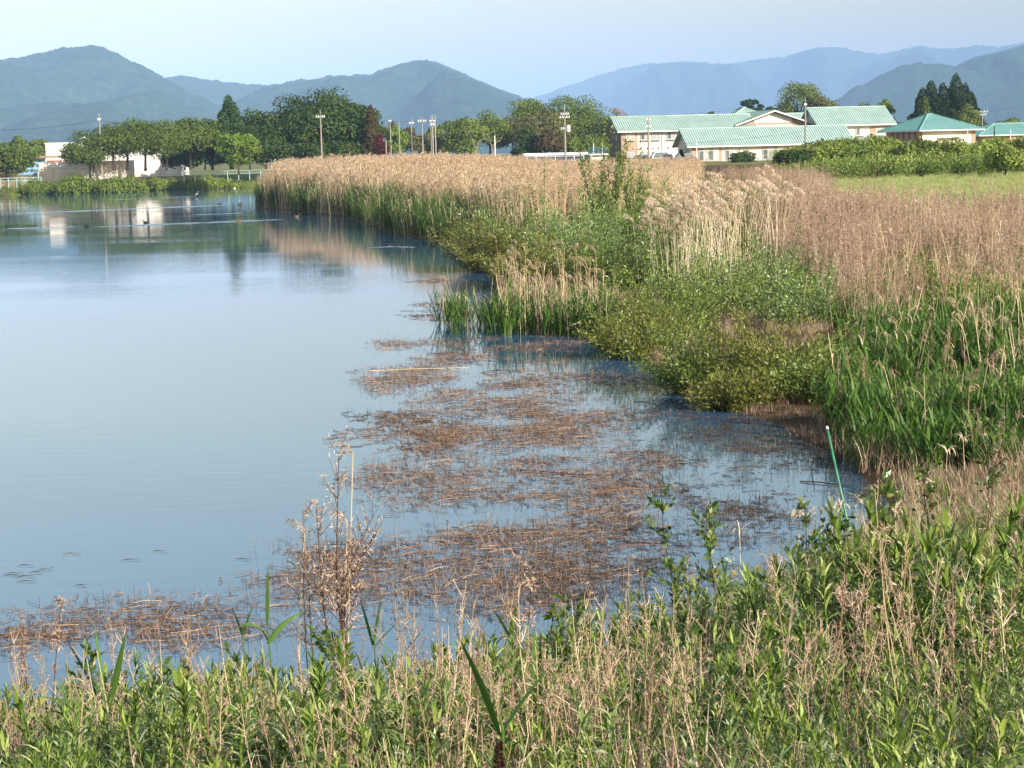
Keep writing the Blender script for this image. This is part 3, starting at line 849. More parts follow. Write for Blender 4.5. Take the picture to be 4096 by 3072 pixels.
def factory():
    D = 288
    p = at(187 / 4, 170, D); p[2] = 1.75
    r = thing('factory_building', 'white windowless block with flat roof behind the cherry trees', 'building', p, math.radians(3))
    g = G(); g.box(0, 20.5, 0, 12, 0, 5.4); part('wall', g, M['wall_white'], r)
    g = G(); g.box(-.12, 20.62, -.12, 12.1, 5.4, 5.58); part('roof_edge', g, M['trim'], r)
    for x in np.arange(2.9, 20, 2.9):
        s = G(); s.box(x - .025, x + .025, -.012, -.003, .1, 5.38); part('panel_joint', s, M['concrete'], r)
    v = G(); v.tubes(np.array([[4.8, 5, 5.5], [4.8, 5, 6.0]]), .35, 10); v.tubes(np.array([[4.8, 5, 6.0], [4.8, 5, 6.12], [4.8, 5, 6.38], [4.8, 5, 6.5]]), [.45, .75, .7, .2], 10)
    part('roof_vent', v, M['white_paint'], r)
    la = G()
    for x in (20.9, 21.9):
        la.box(x, x + .07, -.9, -.83, .1, 3.6)
    for z in (1.9, 2.7, 3.5):
        la.box(20.9, 21.97, -.92, -.83, z, z + .08)
    la.box(20.63, 22.0, -.95, 1.2, 1.8, 1.9)
    part('stair_platform', la, M['white_paint'], r)
    p = at(157 / 4, 170, 267); p[2] = 1.3
    r = thing('factory_annex', 'low white flat-roofed annex in front of the windowless block', 'building', p, math.radians(3))
    g = G(); g.box(0, 12.2, 0, 9, 0, 2.95); part('wall', g, M['wall_white'], r)
    g = G(); g.box(-.06, 12.26, -.06, 9, 2.95, 3.05); part('roof_edge', g, M['trim'], r)
    for x in (2.0, 5.2, 7.7):
        s = G(); s.box(x - .02, x + .02, -.012, -.003, .1, 2.93); part('panel_joint', s, M['concrete'], r)
    s = G(); s.box(.02, 12.1, -.0125, -.0035, 2.05, 2.09); part('panel_joint', s, M['concrete'], r)
    s = G(); s.box(7.15, 7.3, -.25, -.1, -.2, 2.9); part('black_post', s, M['black'], r)
    # pipe bridge
    p = at(50 / 4, 165, 282); p[2] = 1.75
    r = thing('pipe_bridge', 'rusty overhead beam on white posts left of the white block', 'gantry', p, math.radians(2))
    g = G(); g.box(0, 8.0, 0, .8, 3.25, 3.6); part('beam', g, M['rust_beam'], r)
    for x in (2.4, 4.9, 7.4):
        c = G(); c.box(x, x + .16, .2, .36, 0, 3.25); part('post', c, M['trim'], r)
    for z in (2.3, 2.75):
        c = G(); c.tubes(np.array([[5.0, .6, z], [8.6, .6, z]]), .12, 6); part('pipe', c, M['red_pipe'], r)
    c = G(); c.box(2.5, 5.0, .25, .33, 1.6, 1.68); c.box(2.5, 5.0, .25, .33, 1.0, 1.08); c.box(3.7, 3.78, .25, .33, 0, 1.7)
    part('railing', c, M['trim'], r)
    for k, (x, y, z, l) in enumerate([(110, 655, 276, 1.6), (106, 677, 275, 1.8), (76, 697, 274, 2.6)]):
        q = at(x / 4, y / 4, z)
        g = G(); g.tubes(np.array([[-.02, 0, 0], [0, 0, 0], [l, 0, 0], [l + .02, 0, 0]]), [.1, .26, .26, .1], 10)
        pr = thing('blue_tank', ['small pale blue tank beside the annex, topmost of three', 'pale blue tank beside the annex, middle of three', 'long blue tank beside the annex, lowest of three'][k], 'tank', (q[0], q[1], max(q[2], 1.75)), group='blue tanks by the annex')
        part('shell', g, M['lblue'], pr)
        c = G(); c.box(.4, .6, -.2, .2, 1.2 - q[2], -.35); c.box(l - .6, l - .4, -.2, .2, 1.2 - q[2], -.35); part('support', c, M['concrete'], pr)
    q = at(5 / 4, 172, 262)
    g = G(); g.tubes(np.array([[0, 0, -2.6], [0, 0, .3]]), .28, 8)
    r = thing('lamp_bollard', 'pinkish post with pale dome cap at the picture edge', 'post', (q[0], q[1], 4.2 - 1.6)); part('post', g, M['wall_pink'], r)
    g = G(); g.tubes(np.array([[0, 0, .3], [0, 0, .45], [0, 0, .62], [0, 0, .7]]), [.62, .6, .35, .05], 10); part('dome_cap', g, M['trim'], r)


factory()


# ------------------------------------------------------------------ poles, wires, fences
def upole(px, ptop, pbase, Y, label, arms=(), transformer=False, r=.14, mat='pole', rod=.0, zb=None):
    b = at(px, pbase, Y); t = at(px, ptop, Y)
    h = t[2] - b[2]
    root = thing('utility_pole', label, 'pole', b, group='poles around the pond')
    g = G(); g.tubes(np.array([[0, 0, 0], [0, 0, h * .5], [0, 0, h - rod]]), [r * 1.15, r, r * .72], 8); part('shaft', g, M[mat], root)
    if rod:
        g = G(); g.tubes(np.array([[0, 0, h - rod - .1], [0, 0, h]]), [.06, .04], 5); part('top_rod', g, M['steel'], root)
    for z, w in arms:
        a = G(); a.box(-w / 2, w / 2, -.2, -.1, h - z - .06, h - z + .06); ar = part('crossarm', a, M['steel'], root)
        for x in (-w / 2 + .1, w / 2 - .1, -w * .18, w * .2):
            i = G(); i.tubes(np.array([[x, -.15, h - z + .06], [x, -.15, h - z + .18], [x, -.15, h - z + .28]]), [.07, .1, .04], 6); part('insulator', i, M['white_paint'], ar)
    if transformer:
        a = G(); a.tubes(np.array([[.5, -.1, h * .52], [.5, -.1, h * .52 + .95]]), .3, 10); part('transformer', a, M['frame'], root)
        a = G(); a.box(.05, .5, -.14, -.06, h * .52 + .1, h * .52 + .2); part('bracket', a, M['steel'], root)
    return b + np.array([0, 0, h])


P1 = upole(408 / 4, 452 / 4, 694 / 4, 262, 'slim pole in front of the cherry trees by the pond', [(1.0, .5)], rod=.9, r=.12)
P2 = upole(1288 / 4, 438 / 4, 645 / 4, 268, 'pale pole with crossarm before the big dark grove', [(1.1, 1.3)], rod=.9, r=.12)
upole(1524 / 4, 494 / 4, 640 / 4, 300, 'short pole just right of the dark red bush, leftmost of the row', (), r=.09)
upole(1546 / 4, 560 / 4, 645 / 4, 255, 'shortest pale post of the row of poles above the reeds', (), r=.1)
upole(1565 / 4, 482 / 4, 642 / 4, 285, 'pole with small top bracket, third in the row above the reeds', [(.2, .5)], r=.11)
upole(1600 / 4, 480 / 4, 645 / 4, 285, 'bare pole, fourth in the row above the reeds', (), r=.11)
upole(1650 / 4, 476 / 4, 642 / 4, 285, 'pole with thin arm, fifth in the row above the reeds', [(.7, .8)], r=.11)
P3 = upole(1693 / 4, 465 / 4, 650 / 4, 280, 'pole with crossarm, sixth in the row above the reeds', [(.8, 1.3)], rod=.7, r=.11)
upole(1727 / 4, 458 / 4, 500 / 4 + 37, 283, 'thin pole left of the twin poles above the reeds', (), r=.07)
P4 = upole(1734 / 4, 458 / 4, 655 / 4, 280, 'pole with fittings, left one of the twin poles', [(1.1, .9), (1.6, .7)], r=.10, mat='pale_post')
upole(1745 / 4, 457 / 4, 655 / 4, 281, 'plain pole, right one of the twin poles', (), r=.09, mat='pale_post')
upole(1981 / 4, 542 / 4, 640 / 4, 285, 'short white post with camera box beside the low fence', (), r=.1, mat='white_paint')
P5 = upole(2262 / 4, 422 / 4, 640 / 4, 272, 'tall pole with white transformer before the round green trees', [(1.3, 1.2), (1.75, 1.5), (3.4, 1.2)], True, r=.14, rod=1.0)
P6 = upole(2595 / 4, 470 / 4, 640 / 4, 290, 'pole with fittings before the two-storey pink and cream wing', [(.4, .8), (1.5, .9)], r=.15)
P7 = upole(3222 / 4, 388 / 4, 610 / 4, 300, 'tall bare pole before the long one-storey roof', [(1.3, .5)], rod=1.6, r=.15)
upole(2787 / 4, 556 / 4, 640 / 4, 306, 'thin white lamp post before the long wing', (), r=.07, mat='white_paint')
upole(3870 / 4, 515 / 4, 585 / 4, 285, 'thin white post before the cream hall', (), r=.07, mat='white_paint')
upole(4042 / 4, 515 / 4, 575 / 4, 310, 'thin white post before the low hall', (), r=.07, mat='white_paint')
upole(3977 / 4, 505 / 4, 560 / 4, 312, 'dark post before the low hall porch', (), r=.12, mat='black')
P8 = upole(3928 / 4, 442 / 4, 560 / 4, 380, 'far pole with double crossarm right of the cedars', [(.3, 2.2), (.9, 1.6)], r=.14)


def wire(a, b, sag, label, r=.022):
    a = np.array(a); b = np.array(b)
    t = np.linspace(0, 1, 24)[:, None]
    P = a + (b - a) * t - np.array([0, 0, 1.]) * sag * 4 * t * (1 - t)
    g = G(); g.tubes(P, r, 4)
    tag(link('power_line', g.mesh('power_line', M['wire'])), label, 'cable', 'cables strung between the poles')


wire(P1 - [0, 0, 1.0], at(-40, 520 / 4, 262), .5, 'cable running from the slim pole out of the picture')
wire(P1 - [0, 0, 1.0], at(560 / 4, 490 / 4, 270), .2, 'cable running from the slim pole into the cherry trees')
wire(at(1440 / 4, 475 / 4, 280), P3 - [0, 0, .7], .2, 'cable from the dark grove to the row of poles')
wire(P3 - [0, 0, .7], P5 - [0, 0, 1.4], .6, 'cable from the row of poles to the transformer pole')
wire(P5 - [0, 0, 1.4], at(2960 / 4, 435 / 4, 345), .6, 'cable from the transformer pole over the green roof')
wire(P2 - [0, 0, 4.6], at(900 / 4, 590 / 4, 262), .2, 'low cable left of the crossarm pole')
wire(P5 - [0, 0, 5.2], at(1800 / 4, 565 / 4, 285), .9, 'low sagging cable left of the transformer pole')
wire(P6 - [0, 0, 4.2], P7 - [0, 0, 5.4], .4, 'cable across the long one-storey roof', .018)
wire(P8 - [0, 0, .3], at(4200 / 4, 398 / 4, 380), .3, 'cable running from the far crossarm pole out of the picture')


def rail_fence(pts, Y, label, n, mat='aqua', h=1.0):
    a = at(pts[0][0] / 4, pts[0][1] / 4, Y[0]); b = at(pts[1][0] / 4, pts[1][1] / 4, Y[1])
    a[2] -= h; b[2] -= h
    root = thing('railing_fence', label, 'fence', a)
    d = b - a
    for k in range(n + 1):
        p = d * k / n
        g = G(); g.box(p[0] - .05, p[0] + .05, p[1] - .05, p[1] + .05, p[2] - .4, p[2] + h); part('post', g, M[mat], root)
    for z in (h - .05, h * .55):
        g = G(); g.tubes(np.array([[0, 0, z], d + [0, 0, z]]), .045, 5); part('rail', g, M[mat], root)


rail_fence([(0, 712), (165, 708)], (256, 258), 'pale aqua railing along the bank at the picture edge', 5)
rail_fence([(735, 688), (1130, 676)], (264, 262), 'pale aqua railing along the bank below the dark grove', 9)
rail_fence([(1995, 628), (2335, 622)], (292, 290), 'white mesh-like railing before the low dark shed', 9, 'white_paint', 1.6)


def sheds():
    p = at(1925 / 4, 160, 300); p[2] = GZ
    r = thing('low_shed', 'long low dark shed with white roof edge behind the railing', 'shed', p, math.radians(4))
    g = G(); g.box(0, 17.5, 0, 4, 0, 1.0); part('wall', g, M['concrete'], r)
    for k in range(12):
        x = .1 + k * 1.45
        g = G(); g.add([(x, -.6, .75), (x + 1.38, -.6, .75), (x + 1.38, 1.6, 1.75), (x, 1.6, 1.75), (x, -.6, .69), (x + 1.38, -.6, .69), (x + 1.38, 1.6, 1.69), (x, 1.6, 1.69)],
                       [(0, 1, 2, 3), (7, 6, 5, 4), (0, 4, 5, 1), (1, 5, 6, 2), (2, 6, 7, 3), (3, 7, 4, 0)])
        part('panel', g, M['navy'], r)
    g = G(); g.box(7, 17.6, 1.7, 2.3, 1.75, 2.15); part('roof_edge', g, M['white_paint'], r)
    p = at(1890 / 4, 160, 292); p[2] = GZ
    r = thing('low_wall', 'low white concrete wall at the edge of the reeds', 'wall', p, math.radians(2))
    for k in range(2):
        g = G(); g.box(k * 2.12, k * 2.12 + 2.1, 0, .2, -.6, .95); part('panel', g, M['trim'], r)
    g = G(); g.box(4.0, 4.5, -.1, .4, -.6, 1.6); part('pillar', g, M['concrete'], r)
    p = at(2362 / 4, 160, 300); p[2] = GZ
    r = thing('gate_platform', 'small concrete water-gate platform with blue railing', 'platform', p, math.radians(4))
    for x in (0, 2.4):
        g = G(); g.box(x, x + .3, 0, 1.4, -.4, 1.6); part('pier', g, M['concrete'], r)
    g = G(); g.box(-.2, 2.9, -.2, 1.6, 1.6, 1.85); part('deck', g, M['trim'], r)
    g = G(); g.box(.3, 2.4, .3, .5, .8, 1.3); part('gate_panel', g, M['white_paint'], r)
    g = G()
    for x in np.linspace(-.15, 2.85, 7):
        g.box(x - .03, x + .03, -.18, -.12, 1.85, 2.8)
    for z in (2.1, 2.35, 2.6, 2.8):
        g.box(-.2, 2.9, -.2, -.13, z - .04, z)
    part('railing', g, M['blue'], r)
    for x in (.6, 2.0):
        g = G(); g.tubes(np.array([[x, .6, 1.8], [x, .6, 3.5]]), .06, 6); part('gate_screw', g, M['white_paint'], r)


sheds()


def car(px, Y, rz, mat, label, L=4.2, Hh=1.55, z=None):
    p = at(px / 4, 160, Y); p[2] = GZ - .1 if z is None else z
    r = thing('parked_car', label, 'car', p, rz, 'cars parked by the school')
    w = .82
    prof = [(-L / 2, .35), (-L / 2, .78), (-L / 2 + .95, .88), (-L / 2 + 1.5, Hh - .05), (L / 2 - .9, Hh), (L / 2 - .15, .95), (L / 2, .85), (L / 2, .35)]
    g = G(); n = len(prof)
    ins = [0, 0, 0, .16, .16, 0, 0, 0]
    v = [(x, -w + i, z) for (x, z), i in zip(prof, ins)] + [(x, w - i, z) for (x, z), i in zip(prof, ins)]
    g.add(v, [(i, (i + 1) % n, n + (i + 1) % n, n + i) for i in range(n)])
    for o in (0, n):
        g.add(v[o:o + n], [(0, 1, 6, 7), (1, 2, 5, 6), (2, 3, 4, 5)] if o == 0 else [(7, 6, 1, 0), (6, 5, 2, 1), (5, 4, 3, 2)])
    part('body', g, M[mat], r)
    for s in (-1, 1):
        gl = G(); y1 = s * (w + .012); y2 = s * (w - .15 + .02)
        gl.add([(-L / 2 + 1.15, y1, .95), (L / 2 - .5, y1, .99), (L / 2 - .95, y2, Hh - .1), (-L / 2 + 1.55, y2, Hh - .14)], [(0, 1, 2, 3)])
        part('side_window', gl, M['glass'], r)
        for x in (-L / 2 + .75, L / 2 - .75):
            t = G(); t.tubes(np.array([[x, s * (w - .2), .32], [x, s * (w + .02), .32]]), .32, 12, ref=(1, 0, 0)); tw = part('wheel', t, M['tyre'], r)
            t = G(); t.tubes(np.array([[x, s * (w + .021), .32], [x, s * (w + .03), .32]]), .19, 10, ref=(1, 0, 0)); part('rim', t, M['steel'], tw)
    for s in (-.55, .55):
        h = G(); h.box(-L / 2 - .02, -L / 2 + .02, s - .18, s + .18, .6, .74); part('headlight', h, M['white_paint'], r)


car(2670, 308, math.radians(80), 'navy', 'dark blue car half hidden by reeds below the pink wing')
car(2730, 303, math.radians(12), 'navy', 'dark car with pale windscreen below the long wing gable', 4.4, 1.7)
car(2560, 312, math.radians(10), 'black', 'black car behind the red hedge')
car(2650, 318, math.radians(190), 'white_paint', 'white van-like car under the two-storey wing', 4.6, 2.0)
car(3650, 290, math.radians(8), 'white_paint', 'white car between the porch and the teal-roofed hall')
car(3985, 300, math.radians(8), 'white_paint', 'white car before the low teal-roofed hall')
car(4070, 300, math.radians(8), 'frame', 'silver car at the picture edge before the low hall')


# ------------------------------------------------------------------ trees
def crown(g, shape, w, h, z0, k, n, leaf, rng, m=0, dens=None, off=(0, 0), tilt=0):
    """leaf clumps spread through a crown's volume; w wide, h tall, from z0 up"""
    c = []
    for _ in range(k):
        if shape == 'cone':
            t = (_ + .5 + .8 * rng.random()) / (k + 1)
            t = t ** 1.25
            a = rng.random() * 6.283; rr = (1 - t) ** .75 * w / 2 * (.3 + .62 * rng.random())
            c.append((rr * math.cos(a), rr * math.sin(a), z0 + t * h * .97, .07 * w + .13 * w * (1 - t)))
        elif shape == 'umbrella':
            a = rng.random() * 6.283; q = math.sqrt(rng.random()); rr = q * w / 2 * .9
            c.append((rr * math.cos(a), rr * math.sin(a), z0 + h * (.80 - .48 * q * q) * (.65 + .4 * rng.random()), w * .085 + w * .05 * rng.random()))
        else:
            u = rng.normal(size=3); u /= np.linalg.norm(u); q = .5 + .42 * rng.random()
            if shape == 'dome' and u[2] < -.1:
                u[2] = -u[2] * .5
            zc = z0 + h * (.5 if shape == 'round' else .38); hz_ = h * (.5 if shape == 'round' else .6)
            c.append((u[0] * w / 2 * q, u[1] * w / 2 * q, zc + u[2] * hz_ * q * .95, w * .13 + w * .12 * rng.random()))
    c = np.array(c)
    if shape == 'cone':
        n = int(n * 1.9)
        t = 1 - np.sqrt(rng.random(n)); a = rng.random(n) * 6.283
        sd = rng.random() * 50
        lay = vnoise(a * 1.6 + sd, t * 9 + sd) * .6 + vnoise(a * 4 + sd, t * 24) * .4
        rr = w / 2 * (1 - t) ** .62 * (.22 + .95 * lay) * (.62 + .38 * rng.random(n) ** .4) + .05
        pos = np.stack([rr * np.cos(a) + off[0], rr * np.sin(a) + off[1], z0 + t * h - rr * .12 + .25 * h * .04], -1)
        out = np.stack([np.cos(a), np.sin(a), .35 + 0 * a], -1)
        nr = unit(out + rng.normal(size=(n, 3)) * .5); d = unit(out * .8 + rng.normal(size=(n, 3)) * .5 + np.array([0, 0, -.3]))
        sz = leaf * (.6 + .7 * rng.random(n))
        g.leaves(pos - d * sz[:, None] / 2, d, nr, sz, sz * .5, m, np.clip(lay * .7 + .3 * rng.random(n), 0, 1))
        return c
    n = int(n * 1.5); leaf = leaf * .9
    b = rng.choice(k, n, p=c[:, 3] ** 2 / (c[:, 3] ** 2).sum())
    dv = unit(rng.normal(size=(n, 3)) + np.array([0, 0, .35]))
    rad = c[b, 3] * (.45 + .62 * rng.random(n) ** .6)
    flat = np.array([1.15, 1.15, .75 if shape in ('umbrella',) else .9])
    pos = c[b, :3] + dv * rad[:, None] * flat
    pos[:, 0] += off[0] + tilt * (pos[:, 2] - z0); pos[:, 1] += off[1]
    nr = unit(dv + rng.normal(size=(n, 3)) * .55)
    d = unit(np.cross(nr, rng.normal(size=(n, 3))))
    bt = rng.random(k)
    sz = leaf * (.6 + .8 * rng.random(n))
    g.leaves(pos - d * sz[:, None] / 2, d, nr, sz, sz * (.55 + .3 * rng.random(n)), m, np.clip(.55 * bt[b] + .45 * rng.random(n), 0, 1))
    return c


def limb_tree(g, base, c, h, r, rng, m=0, lean=(0, 0), nl=9, fork=.3, z0=0):
    """tapered trunk and limbs reaching into the clumps c"""
    base = np.array(base, float)
    top = base + np.array([lean[0], lean[1], h])
    mid = base + np.array([lean[0] * .35 + r * .6, lean[1] * .4, h * .5])
    g.tubes(np.array([base - [0, 0, .3], base + [0, 0, h * .08], mid, top]), [r * 1.5, r * 1.05, r * .75, r * .28], 7, m)
    idx = rng.permutation(len(c))[:nl]
    for i in idx:
        t = fork + .55 * rng.random()
        s = base + (mid - base) * min(1, t * 2) if t < .5 else mid + (top - mid) * (t * 2 - 1)
        e = c[i, :3]
        m1 = s + (e - s) * .5 + np.array([0, 0, -.06 * np.linalg.norm(e - s)]) + rng.normal(size=3) * .12
        g.tubes(np.array([s, m1, e]), [r * .42, r * .26, r * .08], 5, m)


def tree(label, px, pbase, ptop, Y, wpx, shape='round', col='mid', cat='tree', k=26, n=4200, leaf=.42, crown_lo=.22, seed=0, bark='bark', lean=0, name='tree', group=None, nl=9, tilt=0, zb=None, trunk_r=None):
    b = at(px / 4, pbase / 4, Y); t = at(px / 4, ptop / 4, Y)
    h = t[2] - b[2]; w = wpx / 4 / F_PX * Y
    rng = np.random.default_rng(1000 + seed)
    root = thing(name, label, cat, b, 0, group)
    g = G(); c = crown(g, shape, w, h * (1 - crown_lo), h * crown_lo, k, n, leaf, rng, tilt=tilt, off=(lean, 0))
    part('crown', g, M['t_' + col], root)
    t_ = G(); limb_tree(t_, (0, 0, 0), c, h * (.9 if shape == 'cone' else .72), trunk_r or max(.1, h * .022), rng, lean=(lean * .8 + tilt * h * .5, 0), nl=nl)
    part('trunk', t_, M[bark], root)
    return root


S = 0
def T(*a, **k):
    global S
    S += 1
    return tree(*a, seed=S, **k)


# left: cherry trees and the dark grove
T('low cherry tree leaning over the white annex, leftmost of the row', 378, 684, 572, 262, 170, shape='dome', col='cherry', k=30, n=4400, leaf=.30, crown_lo=.12, lean=-1.2, tilt=-.12, trunk_r=.18, nl=14)
T('cherry tree with forked trunk behind the slim pole', 456, 674, 500, 264, 230, shape='dome', col='cherry', k=34, n=5600, leaf=.30, crown_lo=.14, lean=-.6, trunk_r=.18, nl=13)
T('spreading cherry tree with open trunk before the white block', 510, 674, 496, 266, 240, shape='dome', col='cherry', k=36, n=5600, leaf=.30, crown_lo=.14, trunk_r=.18, nl=13)
T('cherry tree with twin stems before the white block', 582, 676, 488, 266, 245, shape='dome', col='cherry', k=36, n=5600, leaf=.30, crown_lo=.14, trunk_r=.18, nl=13)
T('cherry tree with slender vase of limbs, right end of the white block', 668, 674, 480, 268, 235, shape='dome', col='cherry', k=34, n=5600, leaf=.30, crown_lo=.14, trunk_r=.18, nl=13)
T('broad green tree in the shade right of the white block', 762, 670, 470, 272, 210, shape='dome', col='cherry', k=40, n=6500, crown_lo=.2)
T('shaded tree behind the conifer in the left grove', 850, 672, 455, 276, 190, shape='dome', col='dark', k=36, n=5600, crown_lo=.12)
T('ragged conifer rising above the left grove', 926, 668, 378, 277, 215, shape='cone', col='conifer', k=54, n=6500, leaf=.45, crown_lo=.08)
T('bright green maple standing before the dark grove', 955, 692, 522, 256, 140, shape='round', col='bright', k=34, n=5200, leaf=.32, crown_lo=.18)
T('dark spreading tree at the left of the big grove', 1065, 668, 430, 280, 230, shape='dome', col='dark', k=44, n=8000, crown_lo=.05)
T('tall dark tree in the middle of the big grove', 1190, 665, 395, 282, 250, shape='dome', col='dark', k=50, n=9000, crown_lo=.05)
T('tallest dome-shaped dark tree of the big grove', 1320, 660, 366, 280, 330, shape='dome', col='dark', k=70, n=13000, crown_lo=.04)
T('dark tree on the right flank of the big grove', 1430, 660, 395, 282, 200, shape='dome', col='dark', k=46, n=8000, crown_lo=.05)
T('rust-brown columnar conifer at the right end of the big grove', 1490, 655, 418, 274, 105, shape='cone', col='rust', k=60, n=7000, leaf=.38, crown_lo=.02)
T('dark red bush at the foot of the rust-brown conifer', 1525, 660, 535, 266, 55, shape='round', col='red', cat='bush', k=22, n=1800, leaf=.3, crown_lo=.05, name='red_bush')
for i, (x, w, tp) in enumerate([(1000, 170, 570), (1110, 190, 550), (1220, 180, 545), (1330, 190, 545), (1430, 150, 545), (820, 170, 575), (740, 150, 600)]):
    T('dark undergrowth bush beneath the trees of the big grove', x, 672, tp, 272 + i, w, shape='dome', col='dark', cat='bush', k=22, n=2600, crown_lo=0, name='undergrowth_bush', group='undergrowth below the dark grove')
T('leafy tree at the very edge left of the pipe bridge', 25, 705, 585, 262, 200, shape='round', col='cherry', k=34, n=4200, crown_lo=.1)
T('rounded tree behind the rusty beam, left one', 85, 660, 553, 320, 90, shape='round', col='mid', k=26, n=3200, crown_lo=.1)
T('rounded tree behind the rusty beam, right one', 155, 660, 555, 322, 80, shape='round', col='mid', k=26, n=3000, crown_lo=.1)
# middle
T('light green tree behind the row of poles', 1585, 640, 500, 330, 110, shape='round', col='bright', k=26, n=3200, crown_lo=.1)
T('brownish bare-topped tree behind the row of poles', 1562, 640, 472, 350, 60, shape='round', col='olive', k=16, n=1200, crown_lo=.5)
T('brown mottled tree left of the twin poles', 1645, 640, 505, 335, 110, shape='dome', col='rust', k=26, n=3000, crown_lo=.05)
T('green tree right behind the twin poles', 1770, 640, 478, 335, 110, shape='round', col='mid', k=26, n=3200, crown_lo=.1)
T('olive low tree behind the sixth pole', 1705, 640, 530, 330, 110, shape='round', col='olive', k=26, n=3000, crown_lo=.05)
T('ivy-clad green tree with dead forked branch', 1860, 640, 478, 325, 150, shape='round', col='mid', k=34, n=4600, crown_lo=.08)
T('green tree behind the short white post', 1960, 640, 448, 345, 170, shape='dome', col='mid', k=40, n=6000, crown_lo=.05)
T('greyish green tree at the left foot of the round trees', 2050, 640, 450, 350, 150, shape='dome', col='olive', k=36, n=5000, crown_lo=.05)
T('feathery tree topping the left of the round green group', 2135, 640, 376, 362, 190, shape='dome', col='mid', k=50, n=8000, crown_lo=.1)
T('largest smooth round green tree beside the school', 2295, 640, 374, 358, 260, shape='dome', col='mid', k=90, n=14000, leaf=.36, crown_lo=.03)
T('yellowish olive tree before the round green tree', 2180, 640, 436, 338, 220, shape='dome', col='olive', k=50, n=8000, crown_lo=.05)
T('dark conifer-like low tree before the olive tree', 2115, 640, 505, 322, 190, shape='cone', col='dark', k=50, n=5500, crown_lo=.02)
T('dark low pine below the olive tree', 2190, 640, 515, 320, 130, shape='dome', col='rust', k=30, n=3500, crown_lo=.02)
T('fresh green shrub tree right of the transformer pole', 2330, 645, 540, 322, 150, shape='dome', col='mid', k=36, n=4600, crown_lo=.02)
T('small green tree left of the shaded gable end', 2430, 650, 465, 352, 110, shape='round', col='mid', k=26, n=3200, crown_lo=.08)
for i, (x, y, w) in enumerate([(2465, 418, 62), (2500, 428, 40), (2538, 440, 36)]):
    T(['leafless pinkish tree over the gable end, tallest of three', 'leafless pinkish tree over the green ridge, middle of three', 'leafless pinkish tree over the green ridge, lowest of three'][i], x, 640, y, 420, w, shape='round', col='grey', k=22, n=900, leaf=.22, crown_lo=.55, bark='bark_pale', group='bare pinkish trees')
# behind the school
for i, (x, y, w, c) in enumerate([(2615, 452, 90, 'dark'), (2665, 455, 90, 'dark'), (2725, 444, 80, 'dark'), (2780, 450, 80, 'olive'), (2905, 440, 110, 'olive')]):
    T(['dark low tree over the ridge, leftmost of the line', 'dark low tree over the ridge, second of the line', 'rounded dark tree over the ridge, third of the line', 'olive low tree over the ridge, fourth of the line', 'brownish tree over the ridge by the hipped roof'][i], x, 640, y, 400, w, shape='dome', col=c, k=26, n=2600, crown_lo=.1)
T('small pine with two tufts above the long green ridge', 2840, 640, 418, 395, 85, shape='umbrella', col='mid', k=22, n=2600, crown_lo=.5)
T('dark layered pine rising over the green roofs', 3010, 640, 356, 400, 140, shape='umbrella', col='cedar', k=34, n=4600, crown_lo=.35)
T('dark bush at the foot of the layered pine', 3095, 640, 412, 392, 110, shape='dome', col='cedar', k=30, n=3600, crown_lo=.2)
T('tall airy green tree over the gabled hall', 3190, 640, 313, 398, 190, shape='round', col='mid', k=40, n=5600, crown_lo=.3)
T('yellow-green tree right of the airy tall tree', 3275, 640, 355, 396, 150, shape='round', col='olive', k=36, n=5000, crown_lo=.25)
T('brownish tree over the right wing ridge', 3430, 640, 405, 400, 120, shape='dome', col='olive', k=30, n=3600, crown_lo=.2)
T('green tree over the right wing ridge', 3490, 640, 385, 398, 120, shape='round', col='mid', k=30, n=3800, crown_lo=.2)
T('green tree past the end of the right wing ridge', 3545, 640, 392, 396, 80, shape='round', col='mid', k=26, n=2800, crown_lo=.2)
T('shaded trees-like bush between the right wing and the teal hall', 3620, 620, 470, 372, 110, shape='dome', col='cedar', k=28, n=3200, crown_lo=.02)
for i, (x, y, w, c) in enumerate([(3690, 349, 100, 'cedar'), (3723, 322, 110, 'cedar'), (3772, 331, 110, 'cedar'), (3822, 294, 130, 'cedar'), (3800, 350, 90, 'cedar'), (3860, 333, 110, 'cedar'), (3884, 366, 90, 'cedar'), (3700, 388, 60, 'mid')]):
    T(['dark cedar at the left end of the cedar group', 'pointed cedar, second from the left of the group', 'blunt cedar in the middle of the group', 'tallest pointed cedar of the group', 'lower cedar before the tallest one', 'broad cedar right of the tallest one', 'cedar at the right end of the group', 'small lighter conifer before the cedars'][i],
      x, 560, y, 388 if i < 7 else 380, w * 1.55, shape='cone', col=c, k=64, n=6000, leaf=.5, crown_lo=.02, group='cedars behind the teal hall')
T('light green broadleaf tree before the cedars', 3862, 560, 428, 376, 100, shape='round', col='mid', k=30, n=3600, crown_lo=.1)
T('flat-topped tree far right beyond the teal roof', 4030, 570, 478, 400, 100, shape='dome', col='mid', k=26, n=3000, crown_lo=.2)
T('small far tree by the double crossarm pole', 3925, 570, 470, 396, 50, shape='round', col='olive', k=20, n=1500, crown_lo=.1)
for x in (2500, 2570):
    T('low red-leaved hedge bush below the pink wing', x, 672, 628, 300, 70, shape='dome', col='red', cat='hedge', k=18, n=1500, leaf=.25, crown_lo=0, name='red_hedge', group='red hedge by the school')
T('dark leafy fig-like bush before the tall windows', 2960, 668, 608, 290, 120, shape='dome', col='dark', cat='bush', k=24, n=1600, leaf=.3, crown_lo=.05, name='leafy_bush')


